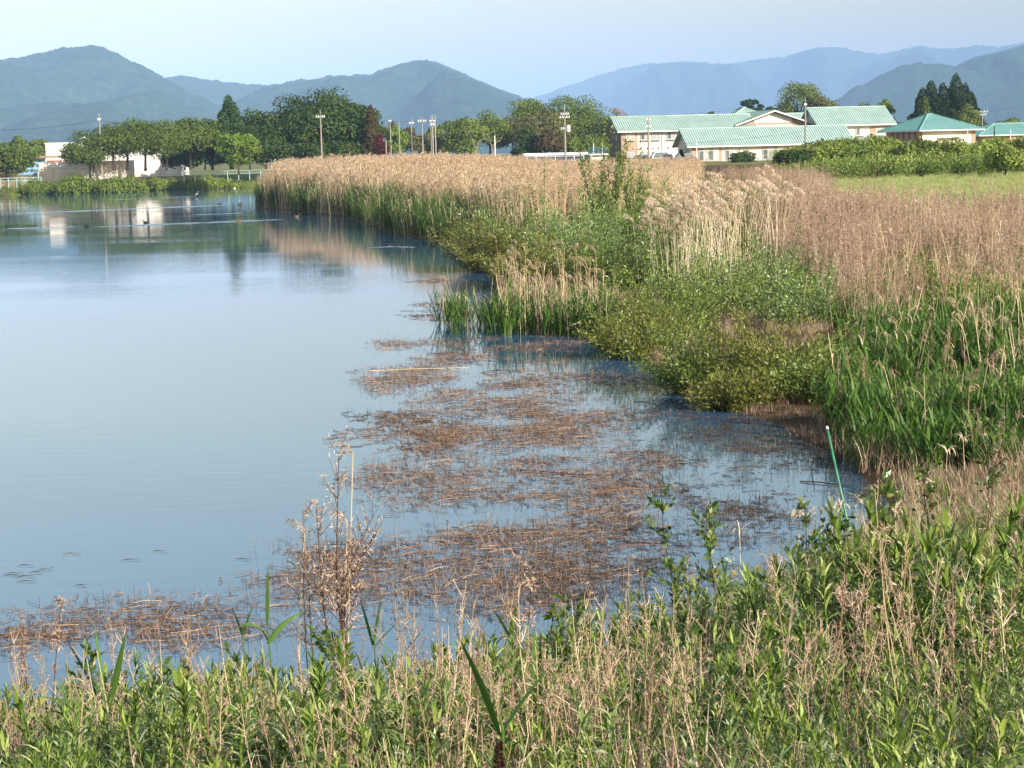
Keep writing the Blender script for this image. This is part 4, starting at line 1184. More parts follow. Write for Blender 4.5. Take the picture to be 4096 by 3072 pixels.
def deadlimb():
    b = at(1902 / 4, 600 / 4, 318)
    r = thing('dead_tree', 'pale dead tree with forked bare branches', 'tree', (b[0], b[1], GZ))
    g = G()
    z = b[2] - GZ
    for P in ([(0, 0, 0), (.1, 0, z), (-.6, 0, z + 2.2), (-1.2, 0, z + 3.4)], [(.1, 0, z), (.6, 0, z + 1.4), (1.6, 0, z + 2.0), (2.6, .2, z + 1.2)], [(3.0, 0, 0), (2.9, 0, z), (2.3, 0, z + 2.2), (1.9, 0, z + 3.0)], [(2.8, 0, z + .5), (3.7, 0, z + 1.3), (4.3, 0, z + 1.6), (4.7, 0, z + 2.3)]):
        g.tubes(np.array(P, float), [.14, .11, .07, .03], 6)
    part('trunk', g, M['bark_pale'], r)


deadlimb()

# low bushes on the far bank (left) and on the green bank (right)
def bush_meshes(cols, w, h, n, leaf, seed):
    out = []
    for i, c in enumerate(cols):
        rng = np.random.default_rng(seed + i)
        g = G(); cc = crown(g, 'dome', w, h, 0, 20, n, leaf, rng)
        st = G(); limb_tree(st, (0, 0, 0), cc, h * .5, .04, rng, nl=6)
        out.append((g.mesh('foliage', M['t_' + c]), st.mesh('stem', M['bark'])))
    return out


def place_bush(meshes, i, loc, s, label, group, rz, name='bank_bush'):
    r = thing(name, label, 'bush', loc, rz, group)
    r.scale = s
    f, st = meshes[i]
    link('foliage', f, r); link('stem', st, r)


BM = bush_meshes(['bank', 'mid', 'bank', 'olive', 'bank'], 3.0, 1.5, 3600, .19, 300)
rb = np.random.default_rng(77)
for i in range(38):
    px = -20 + 275 * (i + rb.random()) / 38
    dep = rb.random()
    y0 = 1850 * CAM_H / (195.5 - px * .033 - hz(px))
    Yb = y0 + 1.2 + dep * 7
    p = at(px, 180, Yb)
    z = float(height(p[0], Yb))
    s = .5 + .9 * rb.random() ** 1.5
    place_bush(BM, int(rb.integers(0, 5)), (p[0], Yb, z - .1), (s * 1.2, s, s * (.7 + .4 * rb.random())), 'rounded fresh green bush on the far bank of the pond', 'bushes on the far bank', rb.random() * 6.28)
for px, Yb, s in ((72, 254, 1.7), (110, 254, 1.5), (128, 257, 1.5), (38, 255, 1.2)):
    p = at(px, 180, Yb)
    place_bush(BM, 1, (p[0], Yb, float(height(p[0], Yb)) - .1), (s, s, s * 1.2), 'taller green bush on the far bank before the white annex', 'taller bushes on the far bank', 1.0 + px)
for i in range(64):
    Yb = 188 + 18 * rb.random() ** .8; X = Yb * .150 + (.30 - .150) * Yb * rb.random()
    s = 1.15 + .7 * rb.random()
    place_bush(BM, int(rb.integers(0, 5)), (X, Yb, float(height(X, Yb)) - .15), (s, s, s * (.85 + .4 * rb.random())), 'bright green bush on the grassy bank below the school', 'bushes on the green bank', rb.random() * 6.28)
p = at(1010, 180, 170)
T('young green tree at the picture edge on the grass field', 4020, 722, 590, 170, 170, shape='dome', col='bank', k=36, n=4200, leaf=.28, crown_lo=.25, name='young_tree')
T('dark green bush at the left end of the green bank', 3170, 695, 596, 185, 130, shape='dome', col='dark', cat='bush', k=30, n=4200, leaf=.28, crown_lo=0, name='dark_bush')


# ------------------------------------------------------------------ scattered vegetation
def scatter(name, pts, rot, scl, srcs, idx, label, cat):
    """one mass of plants: copies of a few small plants set on points by a geometry node tree"""
    col = bpy.data.collections.new(name + '_source')
    for i, me in enumerate(srcs):
        o = bpy.data.objects.new('%s_source_%02d' % (name, i), me)
        col.objects.link(o)
    me = bpy.data.meshes.new(name)
    pts = np.asarray(pts, np.float32)
    me.vertices.add(len(pts)); me.vertices.foreach_set('co', pts.ravel())
    for nm, ty, key, val in (('rot', 'FLOAT_VECTOR', 'vector', rot), ('scl', 'FLOAT_VECTOR', 'vector', scl), ('idx', 'INT', 'value', idx)):
        a = me.attributes.new(nm, ty, 'POINT')
        a.data.foreach_set(key, np.asarray(val, np.int32 if ty == 'INT' else np.float32).ravel())
    o = link(name, me)
    ng = bpy.data.node_groups.new(name, 'GeometryNodeTree')
    ng.interface.new_socket('Geometry', in_out='INPUT', socket_type='NodeSocketGeometry')
    ng.interface.new_socket('Geometry', in_out='OUTPUT', socket_type='NodeSocketGeometry')
    N = ng.nodes
    gi = N.new('NodeGroupInput'); go = N.new('NodeGroupOutput')
    ip = N.new('GeometryNodeInstanceOnPoints'); ci = N.new('GeometryNodeCollectionInfo')
    ci.inputs['Collection'].default_value = col
    ci.inputs['Separate Children'].default_value = True
    ci.inputs['Reset Children'].default_value = True
    ip.inputs['Pick Instance'].default_value = True
    L = ng.links
    L.new(gi.outputs[0], ip.inputs['Points']); L.new(ci.outputs[0], ip.inputs['Instance'])
    for nm, ty, sock in (('rot', 'FLOAT_VECTOR', 'Rotation'), ('scl', 'FLOAT_VECTOR', 'Scale'), ('idx', 'INT', 'Instance Index')):
        a = N.new('GeometryNodeInputNamedAttribute'); a.data_type = ty; a.inputs[0].default_value = nm
        L.new(a.outputs[0], ip.inputs[sock])
    L.new(ip.outputs[0], go.inputs[0])
    md = o.modifiers.new('scatter', 'NODES'); md.node_group = ng
    return tag(o, label, cat, kind='stuff')


def scat(name, xy, srcs, label, cat, smin=.8, smax=1.2, z=None, sink=.03, tilt=.08, seed=1, zs=None, hs=None):
    r = np.random.default_rng(seed)
    n = len(xy)
    zz = height(xy[:, 0], xy[:, 1]) - sink if z is None else np.full(n, z)
    s = smin + (smax - smin) * r.random(n)
    if hs is not None:
        s = s * hs
    sc = np.stack([s, s, s * (.85 + .3 * r.random(n))], -1)
    rot = np.stack([r.normal(size=n) * tilt, r.normal(size=n) * tilt, r.random(n) * 6.283], -1)
    return scatter(name, np.column_stack([xy, zz]), rot, sc, srcs, r.integers(0, len(srcs), n), label, cat)


def area(poly, dens, seed, keep=None):
    """random points in a world polygon, dens per square metre"""
    r = np.random.default_rng(seed)
    poly = np.asarray(poly, float)
    lo, hi = poly.min(0), poly.max(0)
    n = int(np.prod(hi - lo) * dens)
    p = lo + (hi - lo) * r.random((n, 2))
    p = p[inpoly(p[:, 0], p[:, 1], poly)]
    if keep is not None:
        p = p[r.random(len(p)) < keep(p[:, 0], p[:, 1])]
    return p


def in_view(p, m=60, z=1.0):
    """only what the photograph can see, with a margin for a step to the side"""
    u = 512 + p[:, 0] / p[:, 1] * F_PX
    return p[(u > -m * 3) & (u < 1024 + m * 3)]


def arcs(rng, n, base, az, L, el0, droop, K=4):
    """n curved centre lines leaving base at elevation el0 and bending down by droop"""
    t = np.linspace(0, 1, K)[None, :]
    el = el0[:, None] - droop[:, None] * t
    st = (L / (K - 1))[:, None]
    dx = np.cos(el) * st; dz = np.sin(el) * st
    h = np.concatenate([np.zeros((n, 1)), np.cumsum(dx[:, :-1], 1)], 1); z = np.concatenate([np.zeros((n, 1)), np.cumsum(dz[:, :-1], 1)], 1)
    return base[:, None] + np.stack([h * np.cos(az)[:, None], h * np.sin(az)[:, None], z], -1)


def blade_w(P, az, w, prof):
    side = np.stack([-np.sin(az), np.cos(az), 0 * az], -1)
    return side[:, None] * (w[:, None] * np.array(prof)[None, :])[..., None] / 2


def plume(g, tip, d, rng, L=.32, n=26, m=1, side=None, wid=.012):
    """drooping seed head: side branches hanging off a bending axis. tip (3,), d direction"""
    az0 = rng.random() * 6.283 if side is None else side
    el = .9
    t = rng.random(n)
    ax = np.stack([np.cos(az0) * np.ones(n) * L * .55 * t ** 1.6, np.sin(az0) * np.ones(n) * L * .55 * t ** 1.6, L * t * (1 - .32 * t)], -1)
    base = tip + ax
    az = az0 + rng.normal(size=n) * .75
    P = arcs(rng, n, base, az, L * (.30 + .45 * rng.random(n)) * (1 - .35 * t), np.full(n, .75) - .9 * t, np.full(n, 1.5), 4)
    g.strips(P, blade_w(P, az + rng.normal(size=n) * .8, np.full(n, wid) * (.7 + .8 * rng.random(n)), [.6, 1.2, 1., .2]), m, rng.random(n))


def reed_clump(seed, n, h0, h1, r, rad, plumes=True, dry=3, green=0, gh=1.4, pw=.014, lean=.10, pn=22, pl=.33):
    rng = np.random.default_rng(seed)
    g = G()
    q = np.sqrt(rng.random(n)) * r; a = rng.random(n) * 6.283
    base = np.stack([q * np.cos(a), q * np.sin(a), -.1 + 0 * q], -1)
    h = h0 + (h1 - h0) * rng.random(n)
    ln = rng.normal(size=(n, 2)) * lean
    t = np.linspace(0, 1, 4)
    P = base[:, None] + np.stack([ln[:, :1] * h[:, None] * t ** 1.6, ln[:, 1:] * h[:, None] * t ** 1.6, h[:, None] * t], -1)
    if n:
        g.tubes(P, np.full((n, 4), rad) * np.array([1.1, 1, .8, .55]), 3, 0, rng.random(n))
    if plumes:
        for i in range(n):
            plume(g, P[i, -1] - [0, 0, .04], None, rng, pl * (.7 + .5 * rng.random()), pn, 1, wid=pw)
    if dry:
        k = n * dry
        b = np.repeat(np.arange(n), dry); tt = .25 + .65 * rng.random(k)
        bp = base[b] + np.stack([ln[b, 0] * h[b] * tt ** 1.6, ln[b, 1] * h[b] * tt ** 1.6, h[b] * tt], -1)
        az = rng.random(k) * 6.283
        PP = arcs(rng, k, bp, az, .25 + .3 * rng.random(k), np.full(k, 1.0), 1.2 + 1.2 * rng.random(k))
        g.strips(PP, blade_w(PP, az, np.full(k, .016), [.7, 1, .7, .1]), 0, rng.random(k))
    if green:
        q = np.sqrt(rng.random(green)) * r; a = rng.random(green) * 6.283
        gb = np.stack([q * np.cos(a), q * np.sin(a), 0 * q - .05], -1)
        gh_ = gh * (.6 + .5 * rng.random(green))
        gl = rng.normal(size=(green, 2)) * .12
        t3 = np.linspace(0, 1, 3)
        P3 = gb[:, None] + np.stack([gl[:, :1] * gh_[:, None] * t3, gl[:, 1:] * gh_[:, None] * t3, gh_[:, None] * t3 * .85], -1)
        g.tubes(P3, np.array([.008, .007, .004]), 3, 2, rng.random(green))
        nl = 6
        b = np.repeat(np.arange(green), nl); tt = np.tile(np.linspace(.25, 1, nl), green) + rng.normal(size=green * nl) * .04
        bp = gb[b] + np.stack([gl[b, 0] * gh_[b] * tt, gl[b, 1] * gh_[b] * tt, gh_[b] * tt * .85], -1)
        az = rng.random(len(b)) * 6.283
        PP = arcs(rng, len(b), bp, az, (.28 + .3 * rng.random(len(b))) * gh, 1.15 + .3 * rng.random(len(b)), .5 + 1.0 * rng.random(len(b)))
        g.strips(PP, blade_w(PP, az, .028 * (.7 + .6 * rng.random(len(b))), [.6, 1, .8, .05]), 2, rng.random(len(b)))
    return g


RM = [M['reed_stem'], M['reed_plume'], M['reed_green']]
far_reeds = [reed_clump(500 + i, 20, 2.2, 3.0, .75, .013, True, 3, 5, 1.5, pw=.03, pn=12).mesh('reed_clump', RM) for i in range(5)]
edge_reeds = [reed_clump(520 + i, 5, 1.4, 2.5, .6, .011, True, 2, 16, 1.9, pw=.024, pn=12).mesh('reed_clump', RM) for i in range(4)]
green_reeds = [reed_clump(540 + i, 2, 1.2, 2.0, .6, .01, False, 3, 18, 2.0).mesh('reed_clump', RM) for i in range(4)]


def Z2(px, py, z=.3):
    return U(px, py, z)[:2]


# the wide bed of reeds along the far right shore
BED = np.array([Z2(255, 207, 0), Z2(302, 212, 0), Z2(346, 217, 0), Z2(389, 232, 0), Z2(418, 237, 0), Z2(447, 243, 0), (-1.5, 82), (2, 83), (4.5, 94), (8.5, 116), (14.5, 150), (20, 192), (14, 226), (-10, 236), (-36, 232), (-41, 200), (-34, 172)])
def bedkeep(x, y):
    d = shore(x, y)
    return ((d > 1.6 + 3.0 * (fbm(x * .15, y * .15, 2) - .5) * 2)).astype(float)
p = in_view(area(BED, 1.9, 1, bedkeep))
scat('reed_bed', p, far_reeds, 'wide bed of pale dry reeds filling the far right shore', 'reeds', .8, 1.15, seed=3, hs=(.85 + .3 * fbm(p[:, 0] * .06, p[:, 1] * .06, 2)) * (1 - .25 * sstep(-6, 8, p[:, 0])))
def edgekeep(x, y):
    d = shore(x, y)
    return ((d > -.1) & (d < 1.5 + 7 * fbm(x * .13, y * .13, 2))).astype(float) * (.3 + .7 * (fbm(x * .35, y * .35, 2) > .47))
p = in_view(area(BED, 3.0, 2, edgekeep))
scat('reed_fringe', p, edge_reeds + green_reeds, 'fringe of green young reeds along the water before the pale bed', 'reeds', .5, 1.0, seed=4)
# dry reeds and grass on the far bank at the left
FB = np.array([(-85, 246), (-85, 268), (-36, 274), (-38, 258), at(243, 187, 258)[:2], at(92, 187, 246)[:2]])
def fbkeep(x, y):
    return (shore(x, y) > 2).astype(float) * (fbm(x * .12 + 5, y * .12, 2) > .42)
p = area(FB, 1.1, 3, fbkeep)
scat('bank_reeds', p, far_reeds, 'dry tan reeds on the far bank before the cherry trees', 'reeds', .4, .75, seed=5)
gtuft = []
for i in range(4):
    rng = np.random.default_rng(600 + i); g = G(); n = 70
    q = np.sqrt(rng.random(n)) * .55; a = rng.random(n) * 6.283
    b = np.stack([q * np.cos(a), q * np.sin(a), 0 * q - .03], -1); az = rng.random(n) * 6.283
    P = arcs(rng, n, b, az, .35 + .45 * rng.random(n), 1.2 + .3 * rng.random(n), .4 + 1.1 * rng.random(n))
    g.strips(P, blade_w(P, az, .014 * (.6 + .8 * rng.random(n)), [.8, 1, .7, .05]), 0, rng.random(n))
    gtuft.append(g)
tuft_green = [g.mesh('grass_tuft', M['weed_leaf']) for g in gtuft]
tuft_dry = [g.mesh('grass_tuft', M['brown_weed']) for g in gtuft]
tuft_straw = [g.mesh('grass_tuft', M['straw']) for g in gtuft]
def fb2(x, y):
    return (shore(x, y) > -.2).astype(float)
p = area(FB, 1.2, 4, fb2)
scat('bank_grass', p, tuft_green, 'short green grass on the far bank at the water', 'grass', 1.0, 2.0, seed=6)


# ------------------------------------------------------------------ dead weeds and green growth on the right
def dead_weed(seed, n, h0, h1, r, rad=.007, fuzz=34, spread=.30, m=0):
    rng = np.random.default_rng(seed); g = G()
    q = np.sqrt(rng.random(n)) * r; a = rng.random(n) * 6.283
    base = np.stack([q * np.cos(a), q * np.sin(a), 0 * q - .05], -1)
    h = h0 + (h1 - h0) * rng.random(n); ln = rng.normal(size=(n, 2)) * .10
    t = np.linspace(0, 1, 4)
    P = base[:, None] + np.stack([ln[:, :1] * h[:, None] * t, ln[:, 1:] * h[:, None] * t, h[:, None] * t], -1)
    g.tubes(P, np.array([1.1, 1, .75, .4]) * rad, 3, m, rng.random(n))
    k = n * 12
    b = np.repeat(np.arange(n), 12); tt = .5 + .5 * rng.random(k)
    bp = base[b] + np.stack([ln[b, 0] * h[b] * tt, ln[b, 1] * h[b] * tt, h[b] * tt], -1)
    az = rng.random(k) * 6.283
    Lb = spread * (.5 + .7 * rng.random(k)) * (1.25 - tt)
    PP = arcs(rng, k, bp, az, Lb + .06, .9 + .4 * rng.random(k), -.2 + .7 * rng.random(k), 4)
    g.strips(PP, blade_w(PP, az, np.full(k, rad * .9), [1, .9, .7, .3]), m, rng.random(k))
    kk = n * fuzz
    i = rng.integers(0, k, kk); f = .35 + .65 * rng.random(kk)
    j = np.minimum((f * 3).astype(int), 2); fr = (f * 3 - j)[:, None]
    fp = PP[i, j] * (1 - fr) + PP[i, j + 1] * fr
    d = unit(rng.normal(size=(kk, 3)) + np.array([0, 0, .4]))
    g.leaves(fp, d, rng.normal(size=(kk, 3)), .04 + .07 * rng.random(kk), .006 + .008 * rng.random(kk), m, .3 + .7 * rng.random(kk))
    return g


weed_src = [dead_weed(700 + i, 8, .9, 2.0, .6, .008, 40).mesh('weed_clump', M['brown_weed']) for i in range(5)]
WF = np.array([Z2(800, 308, .3), Z2(860, 330, .3), Z2(925, 325, .3), Z2(1060, 322, .3), (32, 60), (38, 76), (30, 86), (18, 92), (12.5, 88), (9.3, 72), (8.2, 60), (8, 50)])
def wkeep(x, y):
    return (.2 + .8 * sstep(.38, .56, fbm(x * .3, y * .16, 3))) * (1 - .75 * sstep(84, 96, y))
p = in_view(area(WF, 2.1, 11, wkeep))
pale_weed = [dead_weed(710 + i, 5, 1.2, 2.3, .5, .009, 30).mesh('weed_clump', M['straw']) for i in range(3)]
pp = in_view(area(WF, .5, 111, lambda x, y: sstep(.45, .6, fbm(x * .35 + 7, y * .2, 3))))
scat('pale_weeds', pp, pale_weed, 'taller pale dead stalks standing in the field of dead weeds', 'weeds', .8, 1.1, seed=112)
scat('dead_weeds', p, weed_src, 'field of dead pinkish brown weeds behind the green reeds', 'weeds', .8, 1.2, seed=12, hs=.7 + .6 * fbm(p[:, 0] * .2 + 9, p[:, 1] * .1, 2))
leafy = []
for i in range(5):
    rng = np.random.default_rng(730 + i); g = G(); n = 420
    q = np.sqrt(rng.random(n)) * .6; a = rng.random(n) * 6.283
    b = np.stack([q * np.cos(a), q * np.sin(a), .75 * rng.random(n) ** .8], -1)
    d = unit(np.stack([np.cos(a), np.sin(a), 0 * a], -1) * .5 + rng.normal(size=(n, 3)) * .6 + np.array([0, 0, .5]))
    g.leaves(b, d, unit(rng.normal(size=(n, 3)) * .6 + np.array([0, 0, 1.])), .07 + .09 * rng.random(n), .02 + .02 * rng.random(n), 0, rng.random(n))
    leafy.append(g.mesh('leafy_clump', M['weed_leaf']))
p = in_view(area(WF, 1.2, 13))
scat('green_undergrowth', p, leafy, 'green growth at the foot of the dead weeds', 'undergrowth', .5, 1.0, seed=14)
# meadow strip between reeds and weeds
MS = np.array([(6, 62), (9, 62), (14, 90), (18, 110), (24, 130), (52, 120), (58, 165), (56, 192), (18, 192), (21, 150), (17, 110), (12, 88)])
p = in_view(area(MS, .8, 15))
M['meadow'] = veg('meadow_blade', [(0, (.24, .27, .08)), (.5, (.40, .42, .16)), (1, (.55, .54, .27))], .3)
scat('meadow_grass', p, [g.mesh('grass_tuft', M['meadow']) for g in gtuft], 'short yellowish green grass of the field beyond the dead weeds', 'grass', .5, .8, seed=16)
p = in_view(area(np.array([(6, 66), (13, 90), (19, 130), (21, 190), (29, 190), (26, 150), (21, 120), (16, 96), (12, 72)]), .8, 17))
scat('sparse_weeds', p, weed_src, 'thin dead weeds between the reed bed and the grass field', 'weeds', .7, 1.15, seed=18)
p = in_view(area(np.array([(27, 180), (62, 180), (66, 212), (31, 212)]), 1.0, 19))
scat('bank_undergrowth', p, leafy, 'green growth covering the bank below the school', 'undergrowth', 1.6, 2.6, seed=20)

# green reeds and cattails at the right before the dead weeds
cat_src = [reed_clump(760 + i, 1 if i % 2 else 0, .8, 1.4, .45, .006, i == 1, 2, 13, .72, pw=.012, pn=26, pl=.26).mesh('reed_clump', [M['reed_stem'], M['reed_plume'], M['reed_mid']]) for i in range(6)]
CT = np.array([Z2(850, 452, .1), Z2(835, 430, .1), Z2(838, 380, .1), Z2(862, 345, .2), Z2(930, 335, .2), Z2(1060, 330, .2), Z2(1075, 455, .2), Z2(1000, 470, .2), Z2(905, 480, .1)])
p = area(CT, 6.0, 21, lambda x, y: .3 + .7 * (fbm(x * .5, y * .5, 2) > .42))
scat('cattail_bed', p, cat_src, 'dense stand of fresh green reeds along the right shore', 'reeds', .6, 1.2, seed=22)
p = area(CT, .3, 121)
scat('stray_dead_weeds', p, weed_src, 'dead brown stalks standing among the fresh green reeds', 'weeds', .4, .75, seed=122)
p = area(CT, 3.0, 23)
scat('cattail_litter', p, tuft_dry, 'brown dead grass under the fresh green reeds', 'grass', .4, .8, seed=24)
# ground litter under the willows and along the muddy shore
ML = np.array([Z2(600, 340, 0), Z2(668, 372, 0), Z2(690, 397, 0), Z2(722, 407, 0), Z2(787, 425, 0), Z2(815, 443, 0), Z2(852, 459, 0), Z2(880, 476, 0), Z2(908, 506, 0), Z2(903, 534, 0), Z2(860, 556, 0), Z2(1060, 560, .4), Z2(1060, 330, .2), Z2(840, 345, .2), Z2(780, 300, .2), Z2(680, 260, .2), Z2(560, 262, .2), Z2(520, 290, 0)])
p = area(ML, 5.0, 25, lambda x, y: (shore(x, y) > -.15) * (.35 + .65 * (fbm(x * .6, y * .6, 2) > .5)))
scat('shore_litter', p, tuft_dry, 'matted brown grass along the muddy right shore', 'grass', .25, .55, seed=26)
p = area(np.array([Z2(905, 505, .1), Z2(905, 534, .1), Z2(860, 556, .1), Z2(800, 585, .1), Z2(764, 600, .1), (2.6, 12.5), (9, 12.5), (9.5, 24), Z2(1000, 470, .2), Z2(900, 478, .1)]), 11, 27, lambda x, y: (shore(x, y) > -.1) * 1.0)
scat('shore_grass', p, tuft_green[:3] + tuft_dry + tuft_straw[:1], 'short mixed green and straw grass on the near right bank', 'grass', .25, .5, seed=28)


# ------------------------------------------------------------------ floating dead stems
def mat_clump(seed, n, up, r=.46, rad=.0032):
    rng = np.random.default_rng(seed); g = G()
    q = np.sqrt(rng.random(n)) * r; a = rng.random(n) * 6.283
    az = rng.normal(size=n) * .55 + (rng.random(n) > .5) * math.pi
    L = .05 + .27 * rng.random(n) ** 1.7
    t = np.linspace(-.5, .5, 4)
    be = rng.normal(size=n) * .15
    X = q * np.cos(a); Y = q * np.sin(a)
    P = np.stack([X[:, None] + np.cos(az)[:, None] * L[:, None] * t, Y[:, None] + np.sin(az)[:, None] * L[:, None] * t + be[:, None] * (t * t) * L[:, None] * 3, .004 + .010 * rng.random((n, 1)) * (1 - 2 * np.abs(t)) + .006 * rng.random((n, 4))], -1)
    g.tubes(P, np.full((n, 4), rad) * (.6 + .9 * rng.random((n, 1))), 3, (0), rng.random(n))
    k = up
    q = np.sqrt(rng.random(k)) * r; a = rng.random(k) * 6.283
    b = np.stack([q * np.cos(a), q * np.sin(a), -.03 + 0 * q], -1)
    PP = arcs(rng, k, b, rng.random(k) * 6.283, .07 + .14 * rng.random(k), .7 + .8 * rng.random(k), -.5 + 1.8 * rng.random(k) ** 2)
    g.tubes(PP, rad * .75, 3, 0, rng.random(k))
    return g


mat_b = [mat_clump(800 + i, 17, 4) for i in range(5)]
mat_brown = [g.mesh('stem_mat', M['mat_brown']) for g in mat_b]
mat_dark = [mat_clump(820 + i, 9, 7, .4, .0034).mesh('stem_mat', M['mat_dark']) for i in range(4)]
mat_thin = [mat_clump(840 + i, 6, 5, .42, .0026).mesh('stem_mat', M['mat_brown']) for i in range(4)]


def floats(ells, seed, fac=.4):
    """ellipses in the picture on the water: (x, y, rx, ry, count)"""
    r = np.random.default_rng(seed); out = []
    for cx, cy, rx, ry, n in ells:
        n = int(n * fac)
        q = np.sqrt(r.random(n)); a = r.random(n) * 6.283
        for u, v in zip(cx + rx * q * np.cos(a), cy + ry * q * np.sin(a)):
            out.append(U(u, v)[:2])
    p = np.array(out)
    d = shore(p[:, 0], p[:, 1])
    nz = fbm(p[:, 0] * 1.1, p[:, 1] * .9, 3)
    return p[(d < .25) & (p[:, 1] > 11) & (r.random(len(p)) < sstep(.32, .55, nz))]


s2 = 1 / 2.16
def E(*a):
    return [(x * s2, y * s2, rx * s2, ry * s2, n) for x, y, rx, ry, n in a]
dense = floats(E((940, 605, 50, 9, 60), (960, 672, 70, 22, 170), (1100, 760, 150, 34, 420), (880, 935, 130, 42, 620), (1090, 850, 130, 60, 330), (1180, 940, 150, 60, 260), (1180, 1180, 160, 70, 170), (900, 1240, 200, 50, 60), (1320, 1110, 120, 90, 150), (350, 1338, 200, 7, 60), (60, 1355, 120, 6, 24), (1560, 560, 0, 0, 0), (870, 640, 60, 6, 14), (1000, 545, 90, 10, 70), (1270, 720, 90, 25, 100)), 31, .17)
scat('floating_mat', dense, mat_brown, 'mats of rotting brown stems floating on the shallow water', 'floating stems', .8, 1.3, z=0, tilt=.0, seed=32)
thin = floats(E((900, 745, 100, 12, 110), (860, 820, 80, 30, 160), (960, 840, 150, 60, 260), (1180, 1020, 280, 150, 1000), (900, 1040, 130, 60, 220), (1000, 1240, 350, 90, 520), (1250, 870, 170, 90, 330), (450, 1335, 420, 45, 190), (650, 1230, 120, 60, 120), (200, 1380, 250, 30, 160), (1100, 800, 220, 60, 300)), 33, .62)
scat('floating_stems', thin, mat_thin, 'thin scattered dead stems poking out of the shallows', 'floating stems', .7, 1.3, z=0, tilt=.0, seed=34)
dk = floats(E((1650, 1000, 300, 120, 800), (1500, 1150, 200, 120, 380), (1380, 850, 150, 60, 260), (1700, 960, 220, 60, 320), (1300, 1260, 200, 60, 200), (860, 905, 120, 15, 60)), 35)
scat('dark_floating_stems', dk, mat_dark, 'dark wet stem bits scattered over the right shallows', 'floating stems', .5, 1.0, z=0, tilt=.0, seed=36)


# ------------------------------------------------------------------ willow shrubs
def willow(label, px, pbase, wpx, hm, mat, seed, Y=None, zb=.1, shoots=None, leaf=.065, dens=44, name='willow_shrub', group='willow shrubs on the right shore', spread=1.0, upright=.0):
    b = U(px, pbase, zb) if Y is None else at(px, pbase, Y)
    w = wpx / F_PX * b[1]
    rng = np.random.default_rng(seed)
    ns = shoots or int(40 + w * 34)
    root = thing(name, label, 'shrub', b, 0, group)
    a = rng.random(ns) * 6.283; q = np.sqrt(rng.random(ns))
    base = np.stack([q * np.cos(a) * w * .36, q * np.sin(a) * w * .3, 0 * q - .1], -1)
    L = hm * (.40 + .75 * rng.random(ns) ** 1.4 + .35 * (rng.random(ns) > .88)) * (1.12 - .3 * q)
    el = (1.45 - .75 * q * (1 - upright)) + rng.normal(size=ns) * .08
    P = arcs(rng, ns, base, a + rng.normal(size=ns) * .5, L * 1.12, el, .35 * rng.random(ns) * spread, 6)
    st = G(); st.tubes(P, np.array([1.3, 1.1, .9, .7, .5, .25]) * (.006 + .004 * hm / 2), 3, 0, rng.random(ns))
    n = ns * dens
    i = rng.integers(0, ns, n); f = .12 + .88 * rng.random(n) ** .8
    j = np.minimum((f * 5).astype(int), 4); fr = (f * 5 - j)[:, None]
    bp = P[i, j] * (1 - fr) + P[i, j + 1] * fr + rng.normal(size=(n, 3)) * .075
    tg = unit(P[i, j + 1] - P[i, j])
    sd = unit(np.cross(tg, rng.normal(size=(n, 3))))
    d = unit(tg * .9 + sd * .8)
    g = G(); sz = leaf * (.6 + .8 * rng.random(n))
    tb = rng.random(ns)
    g.leaves(bp, d, unit(rng.normal(size=(n, 3)) + np.array([.35, -.3, .5])), sz, sz * .34, 0, np.clip(.45 * tb[i] + .55 * rng.random(n), 0, 1))
    part('crown', g, M[mat], root)
    part('trunk', st, M['bark'], root)
    return root


WS = [
    # (label, px, base y, width px, height m, material)
    ('dark olive willow at the water beyond the pale bed, left end', 492, 268, 62, 2.0, 'willow_olive'),
    ('rounded pale willow beside the dark olive one', 545, 266, 90, 2.5, 'willow_pale'),
    ('green willow behind the tan reed stalks', 592, 272, 80, 2.2, 'willow_pale'),
    ('olive willow low behind the tan reed stalks', 540, 284, 90, 1.5, 'willow_olive'),
    ('willow with olive leaves right of the reed stalks', 622, 294, 80, 1.7, 'willow'),
    ('pale silvery willow below the tall plumed reeds', 668, 292, 90, 1.5, 'willow_pale'),
    ('willow with dense low crown above the inlet', 655, 332, 110, 1.35, 'willow'),
    ('bright green willow in the middle of the thicket', 730, 318, 110, 1.75, 'willow'),
    ('tall fresh willow at the heart of the thicket', 770, 306, 90, 1.7, 'willow_pale'),
    ('willow at the right end of the thicket by the dead weeds', 818, 332, 90, 1.35, 'willow_pale'),
    ('olive front willow over the inlet, left one', 640, 352, 80, 1.0, 'willow_olive'),
    ('green front willow low on the mud, middle one', 708, 385, 100, 1.1, 'willow'),
    ('green front willow beside the mud, right one', 775, 388, 100, 1.15, 'willow_olive'),
    ('yellowish low willow before the fresh reeds', 825, 398, 70, .85, 'willow'),
    ('low willow sprouts by the mud edge', 735, 402, 70, .6, 'willow_olive'),
]
for i, (lb, px, py, w, h, m) in enumerate(WS):
    willow(lb, px, py, w, h, m, 900 + i, leaf=.10 if py < 300 else .075, dens=120 if py < 300 else 110)
willow('narrow upright sapling with two leafy spires above the reeds', 605, 232, 26, 4.0, 'bright' if 0 else 'willow', 930, zb=.4, shoots=22, leaf=.15, dens=190, name='poplar_sapling', group=None, upright=.9, spread=.2)
willow('dark green bush at the foot of the upright sapling', 632, 240, 80, 2.3, 'willow', 931, zb=.4, leaf=.11, group=None, dens=90)
willow('second upright sapling right of the tallest spire', 637, 232, 24, 3.1, 'willow', 932, zb=.4, shoots=14, leaf=.15, dens=150, name='poplar_sapling', group=None, upright=.9, spread=.2)
willow('green bush behind the tall plumed reeds', 684, 232, 90, 2.6, 'willow', 933, zb=.4, leaf=.1, group=None)
